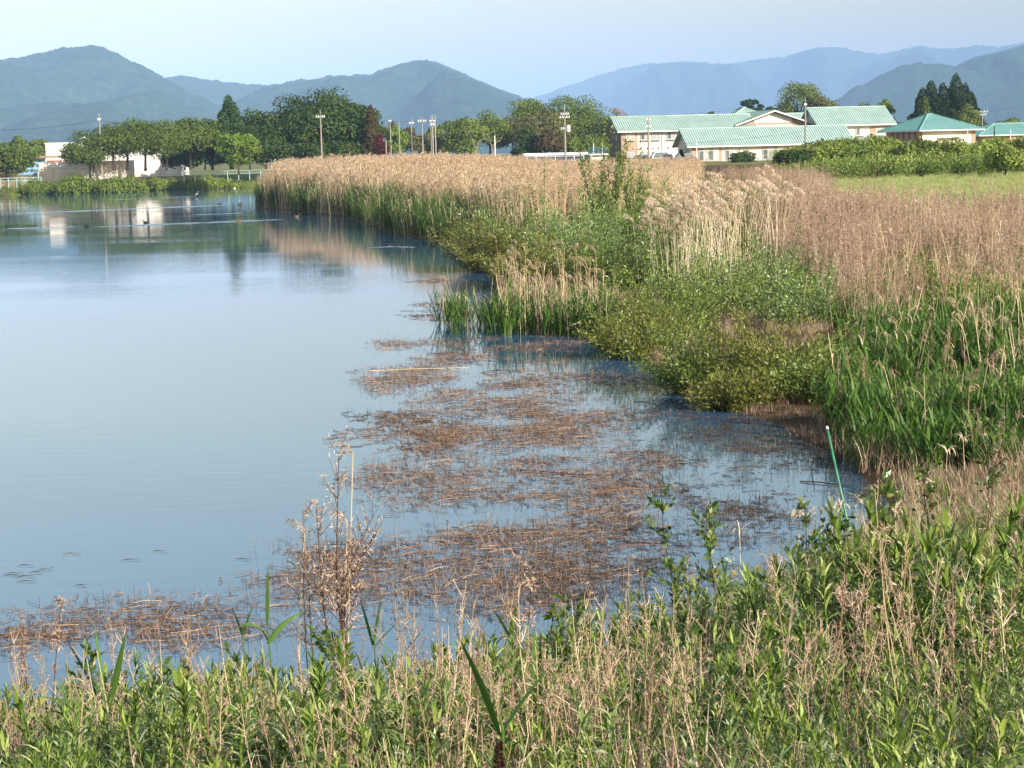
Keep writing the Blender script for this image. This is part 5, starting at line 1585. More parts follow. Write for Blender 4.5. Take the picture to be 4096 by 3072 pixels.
willow('shaded green bush behind the plumes, middle', 728, 240, 90, 2.3, 'willow', 937, zb=.4, leaf=.1, group=None, dens=80)
willow('shaded green bush low behind the plumes', 700, 256, 100, 1.9, 'willow_olive', 938, zb=.4, leaf=.1, group=None, dens=80)
willow('pale bush among the plumed reeds, right side', 775, 250, 70, 2.0, 'willow', 934, zb=.4, leaf=.08, group=None)
willow('silvery leafy weeds low before the plumed reeds', 700, 300, 70, 1.0, 'willow_pale', 935, leaf=.09, group=None)
willow('silvery leafy sapling in the dead weeds on the right', 960, 238, 50, 2.2, 'willow', 936, zb=.4, leaf=.09, group=None, shoots=14)


# ------------------------------------------------------------------ single reeds with plumes
def reed_variant(seed, h, green=False):
    rng = np.random.default_rng(seed)
    st = G(); t = np.linspace(0, 1, 6)
    ln = rng.normal(size=2) * .09
    P = np.stack([ln[0] * h * t ** 1.8 - .0 * t, ln[1] * h * t ** 1.8, h * t - .1], -1)
    st.tubes(P[None], np.array([1.2, 1.1, 1, .9, .7, .5]) * .0065, 4, 0, rng.random(1))
    k = 5; tt = .2 + .7 * rng.random(k); az = rng.random(k) * 6.283
    bp = np.stack([ln[0] * h * tt ** 1.8, ln[1] * h * tt ** 1.8, h * tt - .1], -1)
    PP = arcs(rng, k, bp, az, .2 + .3 * rng.random(k), np.full(k, 1.1), 1.2 + 1.5 * rng.random(k))
    st.strips(PP, blade_w(PP, az, np.full(k, .014), [.7, 1, .7, .1]), 0, rng.random(k))
    pl = G()
    plume(pl, P[-1] - [0, 0, .05], None, rng, (.42 if h > 2 else .21) + .08 * rng.random(), 80 if h > 2 else 40, 0, side=math.pi + rng.normal() * .35, wid=.017 if h > 2 else .007)
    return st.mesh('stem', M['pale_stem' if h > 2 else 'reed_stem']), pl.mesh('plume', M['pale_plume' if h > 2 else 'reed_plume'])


tallv = [reed_variant(1100 + i, 2.45 + .18 * i) for i in range(5)]
shortv = [reed_variant(1120 + i, 1.2 + .2 * i) for i in range(5)]


def reeds(n, cx, cy, rx, ry, z, var, label, group, seed, smin=.85, smax=1.08):
    r = np.random.default_rng(seed)
    for k in range(n):
        q = math.sqrt(r.random()); a = r.random() * 6.283
        p = U(cx + rx * q * math.cos(a), cy + ry * q * math.sin(a), z)
        o = thing('plumed_reed', label, 'reed', (p[0], p[1], float(height(p[0], p[1])) if z > .05 else -.05), r.normal() * .5, group)
        s = smin + (smax - smin) * r.random(); o.scale = (s, s, s)
        o.rotation_euler = (r.normal() * .05, r.normal() * .05, r.normal() * .5)
        a_, b_ = var[int(r.integers(0, len(var)))]
        link('stem', a_, o); link('plume', b_, o)


reeds(130, 708, 290, 42, 14, .3, tallv, 'tall pale reed with drooping plume in the sunlit clump above the willows', 'sunlit clump of plumed reeds', 41, .72, .98)
reeds(26, 768, 276, 22, 8, .3, tallv, 'pale plumed reed at the right of the sunlit clump', 'smaller clump of plumed reeds', 42, .75, 1.0)
reeds(30, 660, 286, 25, 8, .3, tallv, 'pale plumed reed at the left of the sunlit clump', 'left clump of plumed reeds', 45, .6, .85)
reeds(46, 562, 328, 52, 7, 0, shortv, 'slender tan reed standing above the green blades at the inlet', 'tan reeds at the inlet', 43, .8, 1.12)
reeds(12, 512, 300, 14, 12, 0, shortv, 'thin plumed reed standing in open water by the inlet', 'reeds in open water', 44, .75, 1.0)
reeds(14, 1000, 385, 36, 20, .2, shortv, 'plumed reed rising from the fresh green reeds on the right', 'plumed reeds on the right shore', 46, .8, 1.1)
reeds(40, 690, 236, 60, 12, .4, tallv, 'plumed reed at the edge of the pale bed before the school', 'plumed reeds before the school', 47, .6, .85)
inlet = [reed_clump(780 + i, 4, .7, 1.4, .4, .006, False, 2, 13, .75).mesh('reed_clump', [M['reed_stem'], M['reed_plume'], M['reed_mid']]) for i in range(4)]
p = area(np.array([Z2(502, 334, 0), Z2(602, 338, 0), Z2(606, 318, 0), Z2(585, 308, 0), Z2(515, 312, 0)]), 5, 51)
scat('inlet_reeds', p, inlet, 'fresh green blades at the foot of the tan reeds by the inlet', 'reeds', .85, 1.2, z=-.05, seed=52)
p = area(np.array([Z2(444, 338, 0), Z2(498, 340, 0), Z2(496, 318, 0), Z2(450, 320, 0)]), 1.6, 53)
scat('water_reeds', p, inlet, 'small tuft of green blades standing in the water left of the inlet', 'reeds', .8, 1.1, z=-.05, seed=54)


# ------------------------------------------------------------------ foreground bank
def leafy_weed(seed, h, nl=46, mat='weed_leaf', lw=.017, ll=.115):
    rng = np.random.default_rng(seed)
    st = G(); t = np.linspace(0, 1, 4); ln = rng.normal(size=2) * .08
    P = np.stack([ln[0] * h * t ** 1.5, ln[1] * h * t ** 1.5, h * t - .05], -1)
    st.tubes(P[None], np.array([.0045, .004, .003, .002]), 4, 0, rng.random(1))
    g = G()
    tt = np.sort(.12 + .88 * rng.random(nl) ** .75)
    bp = np.stack([ln[0] * h * tt ** 1.5, ln[1] * h * tt ** 1.5, h * tt - .05], -1)
    az = np.arange(nl) * 2.4 + rng.normal(size=nl) * .3
    L = ll * (.7 + .6 * rng.random(nl)) * (1.05 - .45 * np.clip(tt - .75, 0, 1) * 4 * .5)
    el = .35 + 1.0 * np.clip((tt - .45) / .55, 0, 1) ** 1.5 + rng.normal(size=nl) * .15
    P2 = arcs(rng, nl, bp, az, L, el, .5 + .9 * rng.random(nl))
    g.strips(P2, blade_w(P2, az + rng.normal(size=nl) * .25, lw * (.7 + .6 * rng.random(nl)), [.35, 1, .75, .04]), 0, rng.random(nl))
    return g.mesh('leaves', M[mat]), st.mesh('stem', M['weed_leaf' if seed % 3 else 'straw'])


LW = [leafy_weed(1300 + i, .24 + .035 * i, 42, mat='mugwort' if i in (3, 6) else 'weed_leaf', lw=.0105, ll=.08 if i % 2 else .065) for i in range(8)]
def joined(pair, name):
    """leaves and stem of a small plant in one mesh, for the masses"""
    a, b = pair
    bm = bmesh.new(); bm.from_mesh(a)
    n0 = len(bm.faces)
    bm.from_mesh(b)
    bm.faces.ensure_lookup_table()
    for f in bm.faces[n0:]:
        f.material_index = 1
    me = bpy.data.meshes.new(name); bm.to_mesh(me); bm.free()
    me.materials.append(a.materials[0]); me.materials.append(b.materials[0])
    return me


LWJ = [joined(p_, 'leafy_weed') for p_ in LW]
NEAR = np.array([(-6.5, 3.6), (6.5, 3.6), (8.5, 12), (7.5, 17), (3.2, 17.5), (1.2, 14.6), (-.2, 13.4), (-3, 12.4), (-7.5, 12.2), (-7.5, 8)])
def nearkeep(x, y):
    d = shore(x, y)
    return (d > -.05) * (.12 + .88 * sstep(.36, .52, fbm(x * 1.1, y * 1.1, 3))) * (1 - .75 * sstep(2.2, 3.4, x) * sstep(11.5, 13, y))
pn = in_view(area(NEAR, 115, 61, nearkeep))
r_ = np.random.default_rng(62)
order = np.argsort(pn[:, 1] + r_.random(len(pn)) * 1.2)
near_ids = order[:260]
mask = np.ones(len(pn), bool); mask[near_ids] = False
hs_near = (.62 + .38 * sstep(4.5, 7.5, pn[:, 1])) * (.6 + .9 * fbm(pn[:, 0] * .8 + 3, pn[:, 1] * .8, 2)) * (1 + .12 * sstep(6.5, 9.5, pn[:, 1])) * (1 - .35 * sstep(1.5, 3, pn[:, 0]) * sstep(11, 13, pn[:, 1])) * (1 + .5 * np.exp(-((pn[:, 0] - 2.1) / .7) ** 2 - ((pn[:, 1] - 10.6) / .8) ** 2))
scat('leafy_weeds', pn[mask], LWJ, 'carpet of fresh green leafy weeds covering the near bank', 'weeds', .85, 1.25, seed=63, tilt=.14, hs=hs_near[mask])
for i in near_ids:
    x, y = pn[i]
    o = thing('leafy_weed', 'leafy green weed among the nearest plants at the bottom of the bank', 'weed', (x, y, float(height(x, y)) - .03), r_.random() * 6.28, 'nearest leafy weeds')
    k = int(r_.integers(0, len(LW))); s_ = (.85 + .4 * r_.random()) * hs_near[i]
    o.scale = (s_, s_, s_); o.rotation_euler = (r_.normal() * .14, r_.normal() * .14, r_.random() * 6.28)
    link('leaves', LW[k][0], o); link('stem', LW[k][1], o)
# low grass and litter between them
p = in_view(area(NEAR, 20, 64, lambda x, y: (shore(x, y) > -.2) * 1.0))
scat('near_grass', p, tuft_green + tuft_dry[:2] + tuft_straw[:1], 'grass and dead stalk litter between the leafy weeds', 'grass', .25, .5, seed=65)
p = in_view(area(np.array([(-7.5, 11.2), (-1, 11.8), (1.5, 14), (3, 16.5), (7, 17), (7, 15.5), (3, 14.8), (1, 12.5), (-7.5, 10.2)]), 7, 66))
scat('waterside_leaves', p, LWJ[:3] + tuft_green[:2], 'small leafy sprouts along the near water edge', 'weeds', .5, .9, seed=67)


def dry_stalk(seed, h, tw=7, fuzz=10, rad=.0036, mat='straw'):
    rng = np.random.default_rng(seed); st = G()
    ln = rng.normal(size=2) * .06; t = np.linspace(0, 1, 5)
    wob = rng.normal(size=(5, 2)) * .006
    P = np.stack([ln[0] * h * t + wob[:, 0], ln[1] * h * t + wob[:, 1], h * t - .05], -1)
    st.tubes(P[None], np.array([1.15, 1, .9, .75, .45]) * rad, 4, 0, rng.random(1))
    tt = .45 + .55 * rng.random(tw); bp = np.stack([ln[0] * h * tt, ln[1] * h * tt, h * tt - .05], -1); az = rng.random(tw) * 6.283
    PP = arcs(rng, tw, bp, az, .03 + .07 * rng.random(tw), .7 + .5 * rng.random(tw), -.4 + 1.0 * rng.random(tw))
    st.tubes(PP, np.array([.6, .5, .4, .25]) * rad, 3, 0, rng.random(tw))
    hd = G(); i = rng.integers(0, tw, fuzz)
    hd.leaves(PP[i, 3] * .6 + PP[i, 2] * .4, unit(rng.normal(size=(fuzz, 3)) + [0, 0, .5]), rng.normal(size=(fuzz, 3)), .010 + .016 * rng.random(fuzz), .003 + .003 * rng.random(fuzz), 0, rng.random(fuzz))
    return st.mesh('stem', M[mat]), hd.mesh('seed_head', M['brown_weed'])


DS = [dry_stalk(1400 + i, .42 + .065 * i, 6 + i, 30 + 26 * (i % 3), .0028, mat='straw' if i % 3 else 'brown_weed') for i in range(8)]
DSJ = [joined(p_, 'dry_stalk') for p_ in DS]
p = in_view(area(NEAR, 24, 68, lambda x, y: (shore(x, y) > -.3) * (y > 6.0) * (.15 + .85 * sstep(.45, .6, fbm(x * .8 + 20, y * .8, 3)))))
scat('dry_stalks', p, DSJ, 'thin dry stalks standing all over the near bank', 'stalks', .7, 1.15, seed=69, tilt=.09)
def bunch(n, px, py, sx, Y, sy, label, group, seed, smin=.8, smax=1.2):
    r = np.random.default_rng(seed)
    c = at(px, py, Y)
    for k in range(n):
        x = c[0] + r.normal() * sx; y = Y + r.normal() * sy
        o = thing('dry_stalk', label, 'stalk', (x, y, float(height(x, y)) - .03), 0, group)
        s_ = smin + (smax - smin) * r.random()
        o.scale = (s_, s_, s_); o.rotation_euler = (r.normal() * .06, r.normal() * .06, r.random() * 6.28)
        q = DS[int(r.integers(0, len(DS)))]
        link('stem', q[0], o); tag(link('seed_head', q[1], o), kind='stuff')


bunch(34, 575, 690, .22, 7.4, .3, 'straight tan dry stalk in the dense bunch at the bottom centre', 'dense bunch of tan stalks', 71, .8, 1.15)
bunch(16, 640, 700, .25, 7.8, .3, 'tan dry stalk right of the dense centre bunch', 'second bunch of tan stalks', 72, .7, 1.05)
bunch(22, 110, 700, .5, 8.5, .6, 'dry stalk standing near the bottom corner before the water', 'dry stalks near the bottom corner', 73, .8, 1.2)
bunch(18, 22, 690, .25, 9.8, .6, 'pinkish dry stalk at the picture edge before the water', 'dry stalks at the picture edge', 74, .9, 1.3)
bunch(16, 400, 700, .5, 8.4, .5, 'thin dry stalk among weeds below the tall dead plant', 'dry stalks below the tall dead plant', 75, .8, 1.15)
bunch(22, 850, 690, .5, 8.2, .6, 'leaning dry stalk among dark weeds on the near right bank', 'dry stalks on the near right bank', 76, .8, 1.2)
bunch(14, 960, 640, .4, 11, .6, 'dry stalk on the right bank above the green weeds', 'dry stalks above the right weeds', 77, .8, 1.2)
bunch(14, 505, 640, .12, 12.6, .2, 'slim dry stalk standing against the water by the bank', 'slim stalks against the water', 78, .9, 1.25)


def poly_stem(pts, Y, K=9):
    P = np.array([at(a, b, Y + (c if len(q) > 2 else 0)) for q in pts for a, b, c in [(*q, 0) if len(q) == 2 else q]])
    t = np.linspace(0, len(P) - 1, K); i = np.minimum(t.astype(int), len(P) - 2); f = (t - i)[:, None]
    Q = P[i] * (1 - f) + P[i + 1] * f
    Q[1:-1] = (Q[:-2] + Q[1:-1] * 2 + Q[2:]) / 4
    return Q


def dead_plant(name, label, stems, Y, seed, nb=24, fz=260, rad=.0065, bl=.3):
    rng = np.random.default_rng(seed)
    c = at(stems[0][0][0], stems[0][0][1], Y)
    root = thing(name, label, 'weed', c)
    for st in stems:
        P = poly_stem(st, Y) - c
        Ls = np.linalg.norm(P[-1] - P[0])
        g = G(); g.tubes(P[None], np.linspace(1.25, .35, len(P)) * rad, 5, 0, rng.random(1))
        sp = part('stem', g, M['dark_twig'], root)
        k = nb; tt = .28 + .72 * rng.random(k); x = tt * (len(P) - 1); i = np.minimum(x.astype(int), len(P) - 2); f = (x - i)[:, None]
        bp = P[i] * (1 - f) + P[i + 1] * f
        az = np.where(rng.random(k) > .5, 0, math.pi) + rng.normal(size=k) * .8
        PP = arcs(rng, k, bp, az, bl * (.35 + .9 * rng.random(k)) * (1.25 - .75 * tt) * min(1, Ls / 1.2), .7 + .5 * rng.random(k), -.5 + .5 * rng.random(k), 5)
        g = G(); g.tubes(PP, np.array([.36, .3, .25, .2, .12]) * rad, 3, 0, rng.random(k))
        tag(part('side_twigs', g, M['dark_twig'], sp), kind='stuff')
        i = rng.integers(0, k, fz); i = rng.integers(0, k, fz); jj = rng.integers(1, 4, fz); f = rng.random((fz, 1))
        fp = PP[i, jj] * (1 - f) + PP[i, jj + 1] * f
        g = G(); g.leaves(fp, unit(rng.normal(size=(fz, 3)) + [0, 0, .3]), rng.normal(size=(fz, 3)), .018 + .035 * rng.random(fz), .004 + .006 * rng.random(fz), 0, .2 + .8 * rng.random(fz))
        tag(part('seed_fluff', g, M['brown_weed'], sp), kind='stuff')
    return root


dead_plant('dead_weed', 'tall dead branching weed with brown stems standing against the water',
           [[(356, 705), (346, 655), (336, 600), (337, 525), (339, 452)], [(346, 705), (330, 650), (322, 600), (320, 560), (316, 506)],
            [(352, 705), (343, 640), (340, 592), (352, 560), (373, 516)], [(354, 705), (345, 640), (343, 600), (358, 560), (380, 528)]], 11.9, 2001, 40, 420)
dead_plant('dead_weed', 'smaller dead weed with pale fluff at the left of the tall one', [[(310, 705), (306, 650), (303, 580), (303, 510)], [(318, 705), (312, 650), (309, 600), (307, 545)]], 12.1, 2002, 20, 300, .004, .2)
dead_plant('dead_weed', 'fluffy dead weed pair standing over the floating mat', [[(508, 690), (512, 640), (518, 600), (521, 562)], [(520, 690), (527, 640), (531, 600), (531, 570)]], 12.4, 2003, 20, 260, .004, .2)
dead_plant('dead_weed', 'dead reddish weed bending at the right picture edge', [[(985, 690), (978, 620), (985, 540), (1000, 440)], [(990, 690), (1005, 600), (1015, 520), (1018, 470)]], 13.5, 2004, 22, 240, .006, .3)
dead_plant('dead_weed', 'brown dead weed with forked top on the near right bank', [[(878, 735), (866, 650), (850, 612), (838, 590)], [(880, 735), (868, 655), (862, 610), (858, 598)]], 9.0, 2005, 18, 260, .004, .2)
dead_plant('dead_weed', 'spindly dead weed at the left picture edge against the water', [[(52, 715), (55, 670), (58, 630), (62, 600)], [(30, 715), (26, 680), (22, 640), (20, 612)]], 10.2, 2006, 14, 160, .0035, .14)

for k, (pts, Y, lb) in enumerate([([(349, 700), (348, 640), (350, 560), (353, 452)], 12.1, 'pale straight reed stem right of the tall dead weed'),
                                  ([(345, 700), (344, 640), (346, 580), (347, 520)], 12.2, 'pale reed stem crossing the tall dead weed'),
                                  ([(299, 700), (299, 640), (302, 575), (305, 530)], 12.3, 'pale thin reed stem left of the tall dead weed')]):
    c = at(*pts[0], Y); root = thing('reed_stem', lb, 'reed', c)
    P = poly_stem(pts, Y) - c
    g = G(); g.tubes(P[None], np.linspace(1.2, .6, len(P)) * .0058, 5, 0, .9); part('stem', g, M['reed_stem'], root)
    g = G(); plume(g, P[-1] - [0, 0, .03], None, np.random.default_rng(2100 + k), .17, 40, 0, side=math.pi, wid=.007); part('plume', g, M['reed_plume'], root)


# big green reed leaves near the camera
def green_reed(px, py, Y, hm, leaves, label, sw=.006):
    c = at(px, py, Y); root = thing('green_reed', label, 'reed', c, 0, 'fresh green reeds on the near bank')
    z0 = -.35
    g = G(); g.tubes(np.array([[0, 0, z0], [.01, 0, hm * .5], [.0, 0, hm]]), [sw, sw * .9, sw * .5], 6); part('stem', g, M['reed_lush'], root)
    for az, L, el, dr, w, zf in leaves:
        K = 8
        t = np.linspace(0, 1, K)
        P = arcs(np.random.default_rng(1), 1, np.array([[0, 0, hm * zf]]), np.array([az]), np.array([L]), np.array([el]), np.array([dr]), K)
        fold = np.array([.45, .85, 1, 1, .9, .7, .4, .03])
        Hs = blade_w(P, np.array([az + (math.pi / 2 if abs(math.sin(az)) < .5 and el > 1.0 else 0) * .55]), np.array([w]), fold)
        a = G()
        up = np.array([0, 0, 1.]) * .12 * w
        a.strips(np.concatenate([P], 0) - Hs * .5 + up * 0, Hs * .5 + up * fold[None, :, None], 0, .45); a.strips(P + Hs * .5, Hs * .5 - up * fold[None, :, None], 0, .6)
        part('leaf', a, M['reed_lush'], root)


green_reed(270, 690, 10.2, .38, [(math.pi * .9, .26, 1.25, 2.3, .05, .75), (.25, .30, 1.05, .9, .045, .7), (1.2, .34, 1.5, .1, .024, 1.0)], 'wide-leaved green reed with one leaf folded over the water')
green_reed(106, 728, 8.6, .16, [(math.pi, .42, 1.2, .15, .03, .5), (2.6, .42, 1.52, .1, .022, .6), (.2, .42, 1.25, -.1, .045, .4), (.0, .38, .75, .2, .03, .5), (math.pi * .95, .36, .5, .5, .035, .3)], 'green reed with long spreading leaves in the bottom corner')
green_reed(245, 690, 11.3, .38, [(math.pi, .2, 1.35, .2, .022, .9), (0, .22, 1.3, .2, .022, .9)], 'slim green reed left of the folded-leaf reed')
green_reed(374, 660, 12.0, .2, [(math.pi, .36, 1.38, .1, .03, .4), (.1, .34, 1.42, .1, .02, .5), (0, .3, .9, .3, .03, .4)], 'upright green reed just right of the tall dead weed')
green_reed(400, 668, 11.8, .15, [(0, .3, .95, .2, .028, .4), (math.pi, .28, .8, .3, .028, .4)], 'spreading green reed leaves near the water right of the dead weed')
green_reed(510, 660, 11.6, .25, [(0, .26, 1.4, .2, .03, .6), (math.pi, .22, 1.2, .3, .03, .6)], 'green reed below the fluffy dead weeds')
green_reed(538, 708, 8.6, .12, [(1.9, .36, 1.52, .05, .045, .3), (.6, .33, 1.5, .05, .04, .3)], 'pair of pale upright reed leaves among the tan stalks')
green_reed(807, 640, 12.2, .1, [(math.pi, .42, 1.15, .1, .03, .3), (1.2, .32, 1.45, -.2, .04, .4), (0, .34, .9, .3, .03, .4)], 'green reed with long leaves on the right bank')
green_reed(330, 680, 11.0, .2, [(0, .3, 1.1, .3, .03, .6), (math.pi, .26, 1.2, .3, .028, .6)], 'green reed at the foot of the tall dead weed')
green_reed(500, 745, 5.6, .1, [(math.pi, .34, 1.3, .2, .034, .3), (.3, .26, 1.0, .3, .03, .3)], 'green reed blades at the bottom centre')


def sapling(px, py, Y, h, nb, label, seed, leaf=.055, mat='sapling', spread=.24, name='leafy_sapling'):
    rng = np.random.default_rng(seed)
    c = at(px, py, Y); c[2] = float(height(c[0], Y)) - .03
    root = thing(name, label, 'sapling', c, 0, 'saplings by the near water')
    t = np.linspace(0, 1, 6); ln = rng.normal(size=2) * .1
    P = np.stack([ln[0] * h * t + .02 * np.sin(t * 7), ln[1] * h * t, h * t], -1)
    g = G(); g.tubes(P[None], np.linspace(.009, .003, 6), 5)
    tt = .25 + .72 * rng.random(nb); bp = np.stack([ln[0] * h * tt, ln[1] * h * tt, h * tt], -1)
    az = np.arange(nb) * 2.4 + rng.normal(size=nb) * .4
    PP = arcs(rng, nb, bp, az, spread * (.5 + .8 * rng.random(nb)) * (1.2 - .6 * tt), .5 + .5 * rng.random(nb), -.2 + .5 * rng.random(nb), 4)
    g.tubes(PP, np.array([.0035, .003, .0022, .0012]), 3)
    part('trunk', g, M['bark'], root)
    n = nb * 11
    i = np.repeat(np.arange(nb), 11); f = np.tile(np.linspace(.2, 1, 11), nb) * 3; j = np.minimum(f.astype(int), 2); fr = (f - j)[:, None]
    lp = PP[i, j] * (1 - fr) + PP[i, j + 1] * fr
    d = unit(unit(PP[i, j + 1] - PP[i, j]) * .7 + rng.normal(size=(n, 3)) * .55)
    a = G(); sz = leaf * (.6 + .7 * rng.random(n))
    a.leaves(lp, d, unit(rng.normal(size=(n, 3)) * .7 + [0, 0, 1.]), sz, sz * .45, 0, rng.random(n))
    part('crown', a, M[mat], root)


for i, (x, y, Y, h, nb, lb) in enumerate([
        (684, 610, 14.6, 1.0, 16, 'leafy sapling over the blue water, taller of the centre pair'), (722, 612, 14.8, .85, 16, 'leafy sapling right of the taller centre sapling'),
        (585, 660, 13.2, .55, 12, 'small leafy sapling above the tan stalks'), (548, 660, 13.0, .5, 10, 'small sapling beside the fluffy dead weeds'),
        (812, 590, 15.6, .65, 14, 'reddish-tipped sapling left of the green pole'), (842, 580, 15.8, .5, 14, 'low sapling at the foot of the green pole'),
        (880, 590, 15.5, .7, 12, 'leafy sapling just right of the green pole'), (98, 690, 11.6, .55, 14, 'dark-leaved sapling standing against the water at the left'),
        (345, 690, 11.7, .55, 14, 'leafy sapling at the foot of the tall dead weed'), (232, 700, 11.2, .5, 12, 'small leafy sapling left of the green reeds'),
        (180, 705, 11.0, .42, 12, 'reddish leafy sprout by the left water edge'), (640, 640, 13.6, .4, 10, 'low sapling on the bank below the centre pair'),
        (760, 622, 14.2, .4, 12, 'low leafy sprout right of the centre pair'), (930, 560, 17, .6, 12, 'leafy sapling on the right bank'),
        (985, 530, 19, .8, 14, 'tall leafy sprout at the right end of the bank')]):
    sapling(x, y, Y - .3, h * 1.45, int(nb * 1.4), lb, 2200 + i, leaf=.068)


# old cattail stalks with hanging shredded leaves
def cattail(px, ptop, Y, label, seed, hm=None):
    rng = np.random.default_rng(seed)
    t = at(px, ptop, Y); z = max(float(height(t[0], Y)), -.1)
    h = max(t[2] - z, .3)
    root = thing('dead_cattail', label, 'cattail', (t[0], Y, z), rng.random() * 6.28, 'withered cattails by the right shallows')
    g = G(); P = np.array([[0, 0, 0], [.01, .01, h * .5], [.0, .02, h * .98]]); g.tubes(P[None], np.array([.005, .0045, .003]), 4); part('stem', g, M['straw'], root)
    n = 9; az = rng.random(n) * 6.283
    PP = arcs(rng, n, np.tile([[0, .02, h * .94]], (n, 1)), az, .14 + .2 * rng.random(n), np.full(n, 1.2), 2.3 + .6 * rng.random(n), 6)
    g = G(); g.strips(PP, blade_w(PP, az, .011 * (.6 + .8 * rng.random(n)), [.6, 1, 1, 1, .8, .2]), 0, .6 + .4 * rng.random(n)); tag(part('hanging_leaves', g, M['straw'], root), kind='stuff')


for i, (x, y, Y) in enumerate([(739, 530, 15.8), (797, 512, 15.6), (807, 520, 15.5), (822, 510, 16.2), (862, 503, 17), (882, 494, 17), (895, 512, 16.5), (936, 488, 18), (770, 560, 15), (826, 380, 34), (868, 415, 26), (965, 440, 22), (947, 452, 22), (842, 505, 17), (921, 510, 17)]):
    cattail(x, y, Y, 'withered cattail with pale hanging leaves standing in the right shallows', 2300 + i)


# leaning green plastic pole
def gpole():
    b = at(856, 562, 17.9); t = at(827, 427, 18.3)
    root = thing('green_pole', 'thin green pole leaning out of the shallows', 'pole', b)
    d = t - b
    g = G(); g.tubes(np.stack([-.25 * d, 0 * d, d * .5, d * .995]), [.013, .013, .0125, .012], 10); part('shaft', g, M['pole_green'], root, True)
    g = G(); g.tubes(np.stack([d * .985, d * 1.0, d * 1.008]), [.0128, .0128, .004], 10); part('end_cap', g, M['white_paint'], root)


gpole()


# blackened seed head at the bottom edge
def dark_head():
    b = at(500, 775, 4.7); t = at(499, 741, 4.7); h = t[2] - b[2]
    root = thing('seed_spike', 'blackened seed spike poking up at the bottom edge', 'plant', b)
    g = G(); g.tubes(np.array([[0, 0, -.5], [0, 0, h * .2], [0, 0, h * .95]]), [.004, .004, .003], 5); part('stem', g, M['dark_twig'], root)
    rng = np.random.default_rng(9); n = 420; z = rng.random(n) * h; a = rng.random(n) * 6.283; r = .013 * (1.1 - .5 * z / h)
    g = G(); g.leaves(np.stack([r * .3 * np.cos(a), r * .3 * np.sin(a), z], -1), np.stack([np.cos(a), np.sin(a), .5 + 0 * a], -1), rng.normal(size=(n, 3)), r * 1.4, .004 + .003 * rng.random(n), 0, rng.random(n) * .6)
    part('husks', g, M['mat_dark'], root)


dark_head()


# ------------------------------------------------------------------ birds
def loft(g, rings, m=0):
    """one continuous skin through elliptical rings (x, y, z, half width, half height), along x"""
    n = 8; an = np.arange(n) * 2 * math.pi / n
    V = np.array([[(x, y + w * math.cos(q), z + h * math.sin(q)) for q in an] for x, y, z, w, h in rings])
    K = len(rings); idx = np.arange(K * n).reshape(K, n); nx = np.roll(idx, -1, 1)
    g.add(V, np.stack([idx[:-1], nx[:-1], nx[1:], idx[1:]], -1).reshape(-1, 4), m)
    for k in (0, K - 1):
        for j in range(1, n - 1, 2):
            g.q.append(np.array([[idx[k, 0], idx[k, j], idx[k, j + 1], idx[k, (j + 2) % n]]]) + g.n - K * n); g.qm.append(np.array([m])); g.qt.append(np.array([.5]))


def duck(px, py, mat, label, face=1, s=1.0):
    p = U(px, py)
    g = G()
    loft(g, [(-.26, 0, .13, .01, .01), (-.2, 0, .11, .05, .025), (-.1, 0, .06, .1, .08), (.05, 0, .05, .115, .095), (.16, 0, .07, .085, .085), (.2, 0, .14, .045, .05), (.2, 0, .2, .035, .04), (.22, 0, .24, .042, .045), (.27, 0, .24, .035, .035), (.3, 0, .23, .015, .012), (.345, 0, .225, .012, .006)])
    root = thing('duck', label, 'bird', (p[0], p[1], -.01), 0 if face > 0 else math.pi, 'birds on the pond')
    root.scale = (s * .85, s * .85, s * .85)
    part('body', g, M[mat], root, True)


duck(349 / 4, 908 / 4, 'duck', 'dark duck swimming, leftmost on the lower wake', -1)
duck(583 / 4, 892 / 4, 'duck', 'dark duck following on the lower wake', -1)
duck(1557 / 4, 982 / 4, 'duck', 'dark duck near the pale reeds, left of a pair', -1)
duck(1591 / 4, 984 / 4, 'duck', 'dark duck near the pale reeds, right of a pair', -1)
duck(878 / 4, 819 / 4, 'duck', 'dark duck at the end of the long upper wake', 1)
duck(956 / 4, 819 / 4, 'duck_brown', 'brown duck leading the long upper wake', 1)
duck(956 / 4, 886 / 4, 'duck_brown', 'brown duck near the end of the reed bed', 1)
duck(1187 / 4, 868 / 4, 'duck_brown', 'brown duck by the mud below the reed fringe', 1)
duck(938 / 4, 754 / 4, 'duck_white', 'small white bird by the far bank', 1, .9)


def egret():
    p = U(789 / 4, 787 / 4)
    root = thing('egret', 'white egret standing in the far shallows', 'bird', p); root.scale = (.65, .65, .65)
    g = G(); loft(g, [(-.3, 0, .36, .02, .02), (-.15, 0, .42, .08, .07), (0, 0, .48, .1, .1), (.1, 0, .55, .06, .08), (.12, 0, .68, .03, .035), (.1, 0, .8, .025, .03), (.14, 0, .9, .035, .035), (.2, 0, .9, .02, .02), (.3, 0, .88, .005, .005)])
    part('body', g, M['duck_white'], root, True)
    for y in (-.04, .04):
        g = G(); g.tubes(np.array([[0, y, -.1], [-.02, y, .2], [0, y, .42]]), .01, 5); part('leg', g, M['black'], root)


egret()


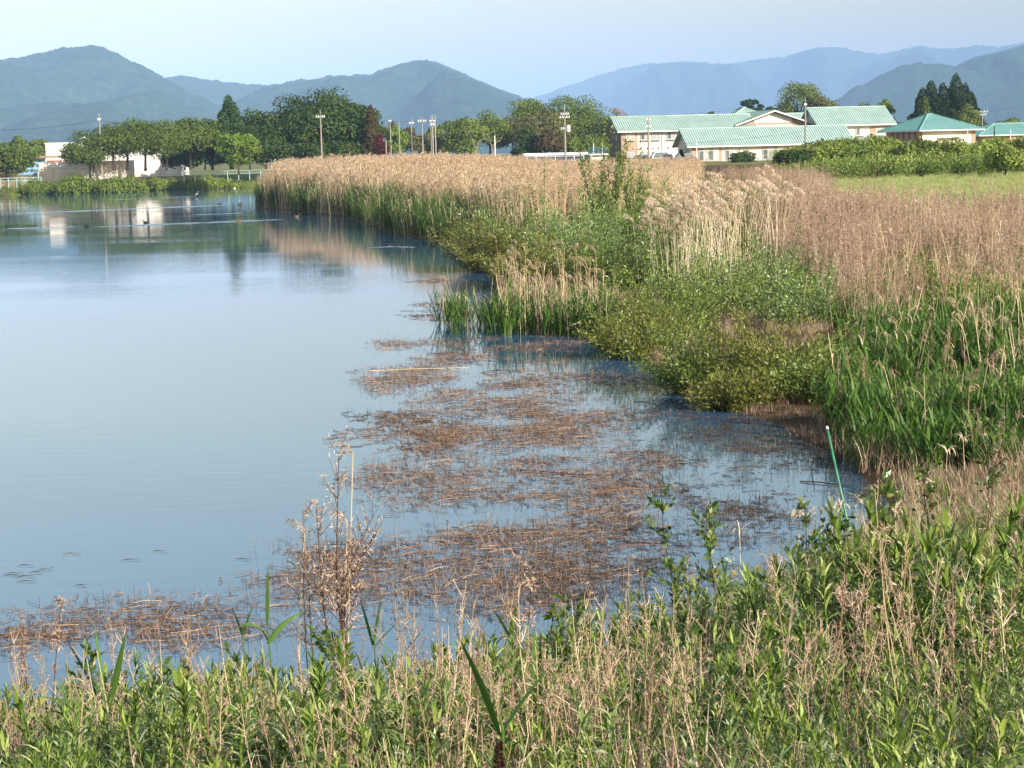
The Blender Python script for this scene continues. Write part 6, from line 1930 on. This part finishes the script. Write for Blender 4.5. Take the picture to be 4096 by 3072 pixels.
def kite():
    p = at(2728 / 4, 612 / 4, 150)
    root = thing('flying_bird', 'large dark bird gliding low over the reeds before the school', 'bird', p, math.radians(170))
    root.rotation_euler = (math.radians(22), math.radians(6), math.radians(170))
    g = G()
    loft(g, [(-.34, 0, 0, .13, .01), (-.2, 0, 0, .05, .025), (-.05, 0, 0, .075, .06), (.1, 0, .01, .075, .065), (.2, 0, .03, .04, .045), (.26, 0, .04, .045, .042), (.31, 0, .035, .02, .02), (.35, 0, .02, .006, .006)])
    for s in (-1, 1):
        xs = [(.14, -.1, .05, 0), (.20, -.12, .3, .06), (.16, -.12, .55, .04), (.05, -.14, .78, -.02)]
        top = [(a, s * y, z + .012) for a, b, y, z in xs] + [(b, s * y, z) for a, b, y, z in xs]
        bot = [(a, s * y, z - .012) for a, b, y, z in xs] + [(b, s * y, z - .01) for a, b, y, z in xs]
        g.add(top + bot, [(0, 1, 5, 4), (1, 2, 6, 5), (2, 3, 7, 6), (12, 13, 9, 8), (13, 14, 10, 9), (14, 15, 11, 10), (0, 8, 9, 1), (1, 9, 10, 2), (2, 10, 11, 3), (4, 5, 13, 12), (5, 6, 14, 13), (6, 7, 15, 14), (3, 11, 15, 7)])
    part('body', g, M['duck'], root)


kite()

# loose floating leaves on open water
fl = [(72, 554.5), (131, 560.5), (159, 552), (12, 576), (14, 574), (26, 577), (36, 573), (46, 570), (27, 582), (81, 586), (243, 560), (26, 566)]
rng = np.random.default_rng(4)
for i, (x, y) in enumerate(fl):
    p = U(x, y)
    g = G(); L = .06 + .05 * rng.random()
    g.strips(np.array([[[-L, 0, .004], [-.3 * L, .004, .012], [.4 * L, 0, .008], [L, .006, .015]]]), np.array([[[0, .004, 0], [0, .012, .002], [0, .011, 0], [0, .003, 0]]]))
    o = link('floating_leaf', g.mesh('floating_leaf', M['mat_dark']), None, (p[0], p[1], .004), rng.normal() * .3)
    tag(o, 'small dark leaf floating on the open water near the left edge', 'leaf', 'loose floating leaves')
for i, (x0, y0, x1, y1, lb) in enumerate([(0, 636, 88, 641, 'dark waterlogged stick along the near left shallows'), (370, 371.5, 470, 368, 'long pale reed stem floating left of the inlet'), (560, 474.5, 592, 477, 'dark stick floating over the brown mats'), (520, 471, 560, 474, 'thin dark stick beside the floating mats'), (800, 482, 850, 487, 'dark stick in the right shallows')]):
    a = U(x0, y0); b = U(x1, y1)
    g = G(); g.tubes(np.stack([a, a * .6 + b * .4 + [0, .03, .008], b]) - a + [0, 0, .01], [.008, .009, .005], 5)
    tag(link('floating_stick', g.mesh('floating_stick', M['reed_stem' if i == 1 else 'dark_twig']), None, (a[0], a[1], 0)), lb, 'stick', 'floating sticks')

# dark lush clump on the near right bank and scattered coarse plants, for variety
LUSH = [leafy_weed(1350 + i, .45 + .06 * i, 60, 'lush_leaf', .017, .12) for i in range(3)]
LUSHJ = [joined(p_, 'lush_weed') for p_ in LUSH]
rl = np.random.default_rng(88)
pl_ = np.array([at(848, 610, 10.8)[:2] + rl.normal(size=2) * [.42, .4] for _ in range(85)] + [at(470, 690, 8.6)[:2] + rl.normal(size=2) * [.35, .3] for _ in range(34)])
scat('lush_weeds', pl_, LUSHJ, 'darker lush clump of big-leaved weeds on the near right bank', 'weeds', .5, .85, seed=89, tilt=.16)
